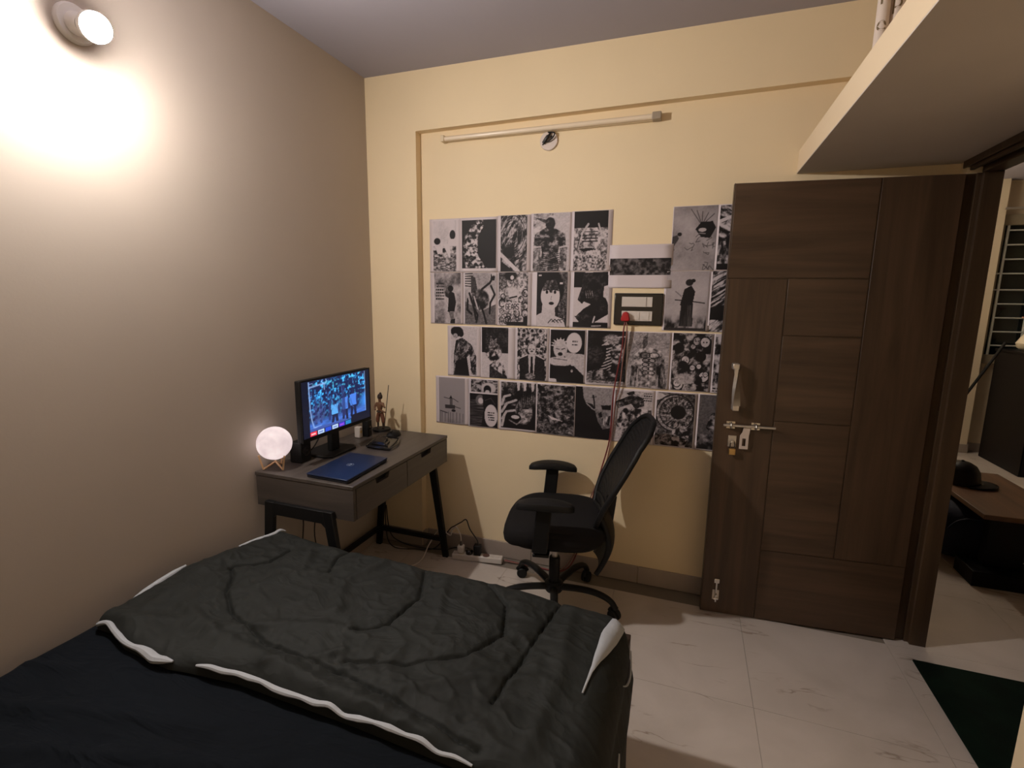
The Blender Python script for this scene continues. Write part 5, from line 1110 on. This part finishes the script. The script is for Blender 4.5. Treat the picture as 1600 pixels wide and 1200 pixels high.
ad = thing('black_adapter', SM @ Vector((0.150, 0, 0.037)), 'tall black adapter in the third socket of the power strip', 'adapter')
stb(MB().box(0.129, 0.171, -0.018, 0.020, 0.0375, 0.098)).build('adapter_body', M['black_plastic'], ad, bevel=0.004)
pB = SM @ Vector((0.152, 0.001, 0.098))
MB().tube(smooth_path([(pB.x, pB.y, 0.097), (pB.x - 0.004, pB.y, 0.125), (pB.x - 0.05, pB.y, 0.185), (pB.x - 0.075, pB.y + 0.002, 0.240), (pB.x - 0.105, pB.y - 0.004, 0.222), (pB.x - 0.145, pB.y - 0.01, 0.195), (pB.x - 0.185, -0.10, 0.16), (0.42, -0.085, 0.02), (0.30, -0.12, 0.006), (0.16, -0.14, 0.006), (0.085, -0.10, 0.08), (0.082, -0.09, 0.38)], 8), 0.0034, 8).build('cord', M['black_cord'], ad)
MB().tube(smooth_path([(0.026, -0.93, 0.752), (0.012, -0.86, 0.74), (0.010, -0.74, 0.55), (0.03, -0.73, 0.42), (0.022, -0.74, 0.2), (0.05, -0.70, 0.006)], 6), 0.0034, 8).build('power_cord', M['black_cord'], ml)
MB().tube(smooth_path([(0.165, -0.72, 0.90), (0.15, -0.735, 0.84), (0.12, -0.752, 0.79), (0.06, -0.76, 0.758), (0.012, -0.755, 0.7535), (0.0095, -0.73, 0.62), (0.060, -0.715, 0.52), (0.085, -0.71, 0.44), (0.085, -0.715, 0.3), (0.06, -0.60, 0.006)], 6), 0.003, 8).build('power_cord', M['black_cord'], mo)

# ================================================================== OFFICE CHAIR
CC = Vector((1.235, -0.37, 0)); CA = math.radians(191)
chair = thing('office_chair', CC, 'black mesh-back office chair turned towards the desk', 'chair')
CM = rotz(CA, CC)
def cl(mb): mb.v = [tuple(CM @ Vector(v)) for v in mb.v]; return mb
for k in range(5):
    a = math.radians(-3 + 72 * k); d = Vector((math.cos(a), math.sin(a), 0)); sd = Vector((-d.y, d.x, 0))
    P = [CC + d * r_ + Vector((0, 0, z)) for r_, z in ((0.025, 0.112), (0.10, 0.122), (0.18, 0.126), (0.245, 0.116), (0.288, 0.094), (0.308, 0.064))]
    leg = MB().tube(smooth_path(P, 4), [0.020 - 0.0045 * i / 20 for i in range(21)], 10, True, 0.85).build('base_leg', M['black_plastic'], chair)
    cx = CC + d * 0.313
    ca = a + 1.1 + 0.7 * k; ax = Vector((math.cos(ca), math.sin(ca), 0)); tn = Vector((-ax.y, ax.x, 0))
    cs = MB()
    for s_ in (-1, 1):
        m_ = Matrix.Translation(cx + ax * (0.013 * s_) + tn * 0.012 + Vector((0, 0, 0.0285))) @ ax.to_track_quat('Z', 'Y').to_matrix().to_4x4()
        cs.lathe([(0.010, -0.009), (0.024, -0.009), (0.028, -0.005), (0.028, 0.005), (0.024, 0.009), (0.010, 0.009)], 20, m_)
    hoodp = [cx + tn * (0.012 + 0.031 * math.cos(t)) + Vector((0, 0, 0.030 + 0.031 * math.sin(t))) for t in [0.3 + 0.3 * i for i in range(9)]]
    cs.tube(hoodp, 0.0085, 8, True)
    cs.tube([cx + Vector((0, 0, 0.04)), cx + Vector((0, 0, 0.075))], 0.008, 10)
    cs.build('caster', M['black_plastic'], chair)
MB().lathe([(0.040, 0.088), (0.046, 0.098), (0.046, 0.130), (0.034, 0.142), (0.0, 0.142)], 28, Matrix.Translation(CC)).build('hub', M['black_plastic'], chair)
MB().lathe([(0.027, 0.140), (0.027, 0.262), (0.024, 0.268), (0.0, 0.268)], 24, Matrix.Translation(CC)).build('gas_sleeve', M['black_plastic'], chair)
MB().lathe([(0.0145, 0.262), (0.0145, 0.400), (0.0, 0.400)], 20, Matrix.Translation(CC)).build('gas_piston', M['steel'], chair)
cl(MB().box(-0.10, 0.10, -0.075, 0.075, 0.362, 0.405)).build('tilt_mechanism', M['black_metal'], chair, bevel=0.010)
cl(MB().tube([(0.03, -0.07, 0.382), (0.04, -0.17, 0.380), (0.04, -0.21, 0.376)], [0.005, 0.005, 0.010], 8)).build('height_lever', M['black_plastic'], chair)
def sq(a, n): 
    c_, s_ = math.cos(a), math.sin(a); return math.copysign(abs(c_) ** (2 / n), c_), math.copysign(abs(s_) ** (2 / n), s_)
def cushion(hx, hy, prof, n=3.6, N_=48, fx=None):
    b = MB(); vs_ = []; fs_ = []
    for (k, z) in prof:
        for i in range(N_):
            c_, s_ = sq(2 * PI * i / N_, n); x, y = hx * k * c_, hy * k * s_
            vs_.append((x, y, z + (fx(x, y) if fx else 0)))
    R_ = len(prof)
    for j in range(R_ - 1):
        for i in range(N_): fs_.append((j * N_ + i, j * N_ + (i + 1) % N_, (j + 1) * N_ + (i + 1) % N_, (j + 1) * N_ + i))
    fs_.append(tuple(range(N_ - 1, -1, -1))); fs_.append(tuple((R_ - 1) * N_ + i for i in range(N_)))
    return b.add(vs_, fs_)
wf = lambda x, y: -0.030 * max(0, (x - 0.08) / 0.16) ** 2 + 0.010 * (abs(y) / 0.24) ** 2
se = cushion(0.245, 0.250, [(0.80, 0.412), (0.94, 0.416), (0.985, 0.432), (1.0, 0.455), (0.985, 0.478), (0.94, 0.492), (0.80, 0.500), (0.5, 0.499), (0.2, 0.497)], 3.4, 48, wf)
cl(se).build('seat', M['black_fabric'], chair)
cl(cushion(0.215, 0.215, [(0.9, 0.402), (1.0, 0.404), (1.0, 0.418), (0.95, 0.420)], 3.4)).build('seat_pan', M['black_plastic'], chair)
# back: mesh panel stretched in a frame
ZB = [0.505, 0.56, 0.62, 0.70, 0.78, 0.86, 0.92, 0.955, 0.975]
XB_ = [-0.222, -0.232, -0.252, -0.290, -0.332, -0.374, -0.404, -0.420, -0.430]
WB_ = [0.150, 0.190, 0.215, 0.232, 0.232, 0.222, 0.198, 0.160, 0.105]
def bp(z, u):      # u -1..1 across
    x = np.interp(z, ZB, XB_); w_ = np.interp(z, ZB, WB_)
    return (float(x) + 0.035 * u * u * 1.0 * min(1, (0.99 - z) / 0.12 + 0.2), float(w_) * u, z)
nz = 22
zz_ = [0.505 + (0.975 - 0.505) * i / nz for i in range(nz + 1)]
bk = MB(); bk.grid(lambda u, v: bp(0.505 + 0.47 * v, 2 * u - 1), 16, nz)
mesh_m = mat('black chair mesh', (0.007, 0.0065, 0.0068), 0.6, spec=0.35)
nt = mesh_m.node_tree; tc = nt.nodes.new('ShaderNodeTexCoord'); wv = nt.nodes.new('ShaderNodeTexWave'); wv.wave_type = 'RINGS'; wv.inputs['Scale'].default_value = 16; wv.inputs['Distortion'].default_value = 2.0
bm_ = nt.nodes.new('ShaderNodeBump'); bm_.inputs['Strength'].default_value = 0.35; bm_.inputs['Distance'].default_value = 0.006
nt.links.new(tc.outputs['Object'], wv.inputs['Vector']); nt.links.new(wv.outputs['Fac'], bm_.inputs['Height']); nt.links.new(bm_.outputs['Normal'], nt.nodes['Principled BSDF'].inputs['Normal'])
cl(bk).build('back_mesh', mesh_m, chair, solid=0.004)
out = [bp(z, -1) for z in zz_] + [bp(0.975, u) for u in (-0.6, -0.2, 0.2, 0.6)] + [bp(z, 1) for z in reversed(zz_)] + [bp(0.505, u) for u in (0.5, 0, -0.5, -1)]
cl(MB().tube(out, 0.0125, 10, True)).build('back_frame', M['black_plastic'], chair)
# lumbar shell below the mesh, bulging behind the seat
lb = MB()
def lf(u, v):
    z = 0.255 + 0.30 * v; w_ = 0.105 + 0.06 * v ** 1.5; x = -0.205 - 0.052 * math.sin(PI * min(1, v * 0.95 + 0.05)) - 0.010 * v
    return (x + 0.025 * (2 * u - 1) ** 2, w_ * (2 * u - 1), z)
lb.grid(lf, 12, 14)
cl(lb).build('lumbar_shell', M['black_plastic'], chair, solid=0.022, bevel=0.0)
cl(MB().tube(smooth_path([(-0.06, 0, 0.385), (-0.18, 0, 0.372), (-0.236, 0, 0.40), (-0.252, 0, 0.50), (-0.262, 0, 0.60)], 5), 0.024, 10, True, 0.45, (0, 1, 0))).build('back_bar', M['black_metal'], chair)
for s_ in (-1, 1):
    ay = 0.268 * s_
    cl(MB().hexa([(0.020, ay - 0.016, 0.425), (0.088, ay - 0.016, 0.425), (0.088, ay + 0.016, 0.425), (0.020, ay + 0.016, 0.425),
                  (0.004, ay - 0.014, 0.630), (0.070, ay - 0.014, 0.630), (0.070, ay + 0.014, 0.630), (0.004, ay + 0.014, 0.630)])).build('arm_post', M['black_plastic'], chair, bevel=0.006)
    cl(MB().box(0.012, 0.085, min(ay, ay * 0.5), max(ay, ay * 0.5), 0.398, 0.412)).build('arm_bracket', M['black_metal'], chair, bevel=0.004)
    pd = cushion(0.128, 0.042, [(0.86, 0.630), (1.0, 0.636), (1.0, 0.650), (0.93, 0.660), (0.6, 0.664), (0.2, 0.664)], 2.8, 40, lambda x, y: -0.016 * (x / 0.128) ** 2)
    pd.v = [(x + 0.036, y + ay - 0.010 * s_ * (x / 0.128) ** 2, z) for x, y, z in pd.v]
    cl(pd).build('arm_pad', M['black_plastic'], chair)

# ================================================================== MAT, LOFT ROLLS
fm = MB(); fm.box(2.785, 3.40, -0.86, -0.207, 0.0005, 0.009)
o = fm.build('door_mat', M['mat_green'], None, bevel=0.003); tag(o, 'dark green mat lying across the doorway', 'mat')
labs = ['leftmost pale paper roll on the loft, marked with a brown letter', 'second pale paper roll from the left on the loft', 'third pale paper roll from the left on the loft', 'fourth pale paper roll from the left on the loft', 'rightmost pale paper roll on the loft']
for k in range(5):
    x = 2.286 + 0.0375 * k; y = -0.60; rad = 0.0178
    rl = MB().lathe([(rad, 2.1695), (rad, 2.58), (rad - 0.003, 2.58), (rad - 0.003, 2.56), (0.001, 2.559)], 22, Matrix.Translation((x, y + (0.004 if k % 2 else 0), 0))).build('paper_roll', M['roll_paper'])
    tag(rl, labs[k], 'paper roll', 'paper rolls standing on the loft')
    if k in (0, 1, 3):
        for (chx, zc) in ((('e', 2.365), ('r', 2.44)) if k == 0 else (('p', 2.425),) if k == 1 else (('l', 2.45),)):
            def wrap(a, b, x=x, y=y, k=k, zc=zc):
                t = (a - 0.006) / rad; rr_ = rad + 0.0006
                return (x + rr_ * math.sin(t), y + (0.004 if k % 2 else 0) - rr_ * math.cos(t), zc + b)
            text_mesh('lettering', chx, 0.062, M['lettering'], rl, wrap)

# ================================================================== NEXT ROOM THROUGH THE DOORWAY
struct(MB().box(2.87, 6.6, 3.8, 3.95, 0, H).build('wall_far', M['living_wall'], smooth=False))
struct(MB().box(6.5, 6.6, FR, 3.8, 0, H).build('wall_far_right', M['living_wall'], smooth=False))
struct(MB().box(2.75, 2.87, 0.121, 3.95, 0, H).build('wall_far_left', M['living_wall'], smooth=False))
struct(MB().box(4.20, 4.58, 3.70, 3.799, 0, H).build('trim_3', M['living_wall'], smooth=False), 'pilaster on the far wall of the next room')
bb = bpy.data.objects.new('baseboard_far', None); COL.objects.link(bb); struct(bb)
MB().box(4.19, 4.59, 3.688, 3.6995, 0, 0.09).build('skirting_tile', M['skirt'], bb, smooth=False)
for x0 in (2.88, 3.53, 4.60, 5.2, 5.8): MB().box(x0, x0 + (0.64 if x0 < 3.5 else 0.598), 3.788, 3.7995, 0, 0.09).build('skirting_tile', M['skirt'], bb, smooth=False)
# window with painted grill
wn = bpy.data.objects.new('window_1', None); COL.objects.link(wn); struct(wn, 'barred window on the far wall of the next room')
WX0, WX1, WZ0, WZ1 = 4.585, 5.75, 0.985, 2.385
f = MB(); f.box(WX0, WX1, 3.745, 3.7995, WZ1 - 0.10, WZ1).box(WX0, WX1, 3.735, 3.7995, WZ0 - 0.05, WZ0 + 0.04).box(WX0, WX0 + 0.035, 3.755, 3.7995, WZ0 + 0.04, WZ1 - 0.10).box(WX1 - 0.035, WX1, 3.755, 3.7995, WZ0 + 0.04, WZ1 - 0.10)
f.build('window_frame', M['win_frame'], wn, smooth=False, bevel=0.003)
for x0, x1 in ((WX0 + 0.036, 5.18), (5.19, WX1 - 0.036)): MB().box(x0, x1, 3.786, 3.794, WZ0 + 0.041, WZ1 - 0.101).build('pane', M['glass_dark'], wn, smooth=False)
for k in range(4): x = 4.640 + 0.25 * k; MB().tube([(x, 3.745, WZ0 + 0.042), (x, 3.745, WZ1 - 0.102)], 0.011, 6).build('grill_bar', M['grill'], wn, smooth=False)
for k in range(9):
    z = 1.12 + 0.137 * k
    full = k in (4, 5)
    MB().tube([(4.57 if full else 4.640, 3.742, z + (0.02 if k > 4 else 0)), (5.5, 3.742, z + (0.02 if k > 4 else 0))], 0.008, 6).build('grill_bar', M['grill'], wn, smooth=False)
cu = MB(); cu.grid(lambda u, v: (4.935 + 0.6 * u, 3.66 + 0.022 * math.sin(u * 40), 0.30 + 2.1 * v), 60, 4)
o = cu.build('curtain', M['curtain'], None, solid=0.003); tag(o, 'beige curtain beside the barred window in the next room', 'curtain')
MB().tube([(4.55, 3.665, 2.43), (5.85, 3.665, 2.43)], 0.012, 10).build('curtain_rail', M['steel'], o)
# black cabinet with a vase of flowers and a leaning stick
cbn = thing('cabinet', (4.93, 3.3, 0), 'tall black cabinet in the next room beneath the barred window', 'cabinet')
MB().box(4.650, 5.22, 2.95, 3.62, 0.0, 1.075).build('cabinet_body', M['black_lacquer'], cbn, bevel=0.004)
MB().box(4.640, 5.23, 2.935, 3.625, 1.0755, 1.10).build('cabinet_top', M['black_lacquer'], cbn, bevel=0.003)
for x0 in (4.660, 4.938):
    dd = MB().box(x0, x0 + 0.268, 2.934, 2.9495, 0.05, 1.06).build('cabinet_door', M['black_lacquer'], cbn, bevel=0.003)
    MB().tube([(x0 + 0.14, 2.925, 0.55), (x0 + 0.14, 2.925, 0.68)], 0.006, 8).build('cabinet_handle', M['steel'], dd)
vs_ = thing('flower_vase', (4.785, 3.40, 1.10), 'white vase of pink flowers standing on the black cabinet', 'vase')
MB().lathe([(0.045, 1.1005), (0.085, 1.13), (0.095, 1.17), (0.07, 1.22), (0.045, 1.26), (0.05, 1.275), (0.0, 1.27)], 24, Matrix.Translation((4.785, 3.40, 0))).build('vase_body', M['ceramic'], vs_)
r = random.Random(4)
for k in range(9):
    p = Vector((4.785 + r.uniform(-.10, .10), 3.40 + r.uniform(-.08, .08), 1.36 + r.uniform(0, .15)))
    MB().tube([(4.785, 3.40, 1.262), p - Vector((0, 0, 0.02))], 0.004, 5).build('stem', M['leaf'], vs_)
    fb = MB()
    for q_ in range(6):
        a = q_ * PI / 3; d = Vector((math.cos(a), math.sin(a), 0.4)) * 0.03
        fb.tube([p - Vector((0, 0, 0.01)), p + d * 0.6, p + d], [0.006, 0.016, 0.004], 6, True, 0.5)
    fb.build('flower', M['petal'], vs_)
stk = MB().tube([(4.28, 3.50, 0.35), (4.628, 3.44, 1.17)], 0.013, 8)
o = stk.build('stick', M['black_metal'], None); tag(o, 'thin dark stick leaning against the side of the black cabinet', 'stick')
# shift the stick so that it stands on the floor
for v in o.data.vertices:
    if v.co.z < 0.6: v.co.x -= 0.145; v.co.z -= 0.335
# coffee table
ct = thing('coffee_table', (3.57, 1.08, 0), 'low brown coffee table with black pedestals in the next room', 'table')
MB().box(3.355, 3.80, 0.65, 1.51, 0.372, 0.400).build('table_top', M['table_top'], ct, bevel=0.003)
for y in (0.70, 1.38): MB().box(3.41, 3.58, y, y + 0.06, 0.0855, 0.3715).build('pedestal', M['black_lacquer'], ct, bevel=0.003)
MB().box(3.33, 3.81, 0.61, 0.81, 0.0, 0.085).build('foot', M['black_lacquer'], ct, bevel=0.003)
MB().box(3.33, 3.81, 1.34, 1.50, 0.0, 0.085).build('foot', M['black_lacquer'], ct, bevel=0.003)
# cap on the table
cp = thing('cap', (3.50, 1.22, 0.40), 'black cap with a curved peak lying on the coffee table', 'cap')
MB().lathe([(0.098, 0.4015), (0.100, 0.43), (0.092, 0.48), (0.072, 0.515), (0.04, 0.535), (0.001, 0.541)], 28, Matrix.Translation((3.475, 1.22, 0))).build('crown', M['black_lacquer'], cp)
pk2 = MB(); pk2.grid(lambda u, v: (3.475 + math.cos((u - 0.5) * 2.2 - 0.45) * (0.096 + 0.085 * v * (1 - (2 * u - 1) ** 2 * 0.8)), 1.22 + math.sin((u - 0.5) * 2.2 - 0.45) * (0.096 + 0.085 * v * (1 - (2 * u - 1) ** 2 * 0.8)), 0.414 - 0.010 * (2 * u - 1) ** 2), 16, 4)
pk2.build('peak', M['black_lacquer'], cp, solid=0.003)
MB().lathe([(0.008, 0.540), (0.009, 0.545), (0.0, 0.549)], 10, Matrix.Translation((3.475, 1.22, 0))).build('cap_button', M['black_lacquer'], cp)
# bags under the table
def bag(name, c, rx, ry, rz_, lab, seed, strap):
    b = thing(name, (c[0], c[1], 0), lab, 'bag')
    g = MB(); N1, N2 = 28, 14; vs2 = []
    for j in range(N2 + 1):
        ph = PI * j / N2
        for i in range(N1):
            th = 2 * PI * i / N1; sx, sy = sq(th, 2.6); rr_ = (math.sin(ph) + 1e-4) ** 0.65
            n_ = 1 + 0.12 * (float(vnoise(sx * 2 + 5, sy * 2 + j * 0.35, seed, 3)) - 0.5)
            vs2.append((c[0] + rx * sx * rr_ * n_, c[1] + ry * sy * rr_ * n_, max(0.001, rz_ - rz_ * math.copysign(abs(math.cos(ph)) ** 0.8, math.cos(ph)) * -1 * 1.0 if False else rz_ * (1 - math.copysign(abs(math.cos(ph)) ** 0.8, math.cos(ph))) + 0.001)))
    fs2 = [(j * N1 + i, j * N1 + (i + 1) % N1, (j + 1) * N1 + (i + 1) % N1, (j + 1) * N1 + i) for j in range(N2) for i in range(N1)]
    g.add(vs2, fs2); g.build('bag_body', M['navy_bag'], b)
    MB().tube(smooth_path(strap, 6), 0.012, 8, True, 0.4).build('strap', M['navy_bag'], b)
bag('duffel_bag', (3.49, 1.05), 0.335, 0.215, 0.172, 'big navy cloth bag stuffed under the low coffee table', 5, [(3.30, 0.86, 0.22), (3.36, 0.82, 0.30), (3.62, 0.82, 0.30), (3.68, 0.87, 0.20)])
# lamp of the next room: a tube light on its left wall
lt = thing('tube_light', (2.885, 2.9, 2.35), 'lit tube light high on the wall of the next room', 'light')
MB().box(2.8705, 2.895, 2.3, 3.5, 2.335, 2.365).build('batten', M['white_plastic'], lt, bevel=0.003)
MB().tube([(2.912, 2.32, 2.35), (2.912, 3.48, 2.35)], 0.013, 12).build('tube', mat('lit tube', (0.9, 0.9, 0.9), 0.4, emit=(1.0, 0.86, 0.66), es=LIVING_W), lt)
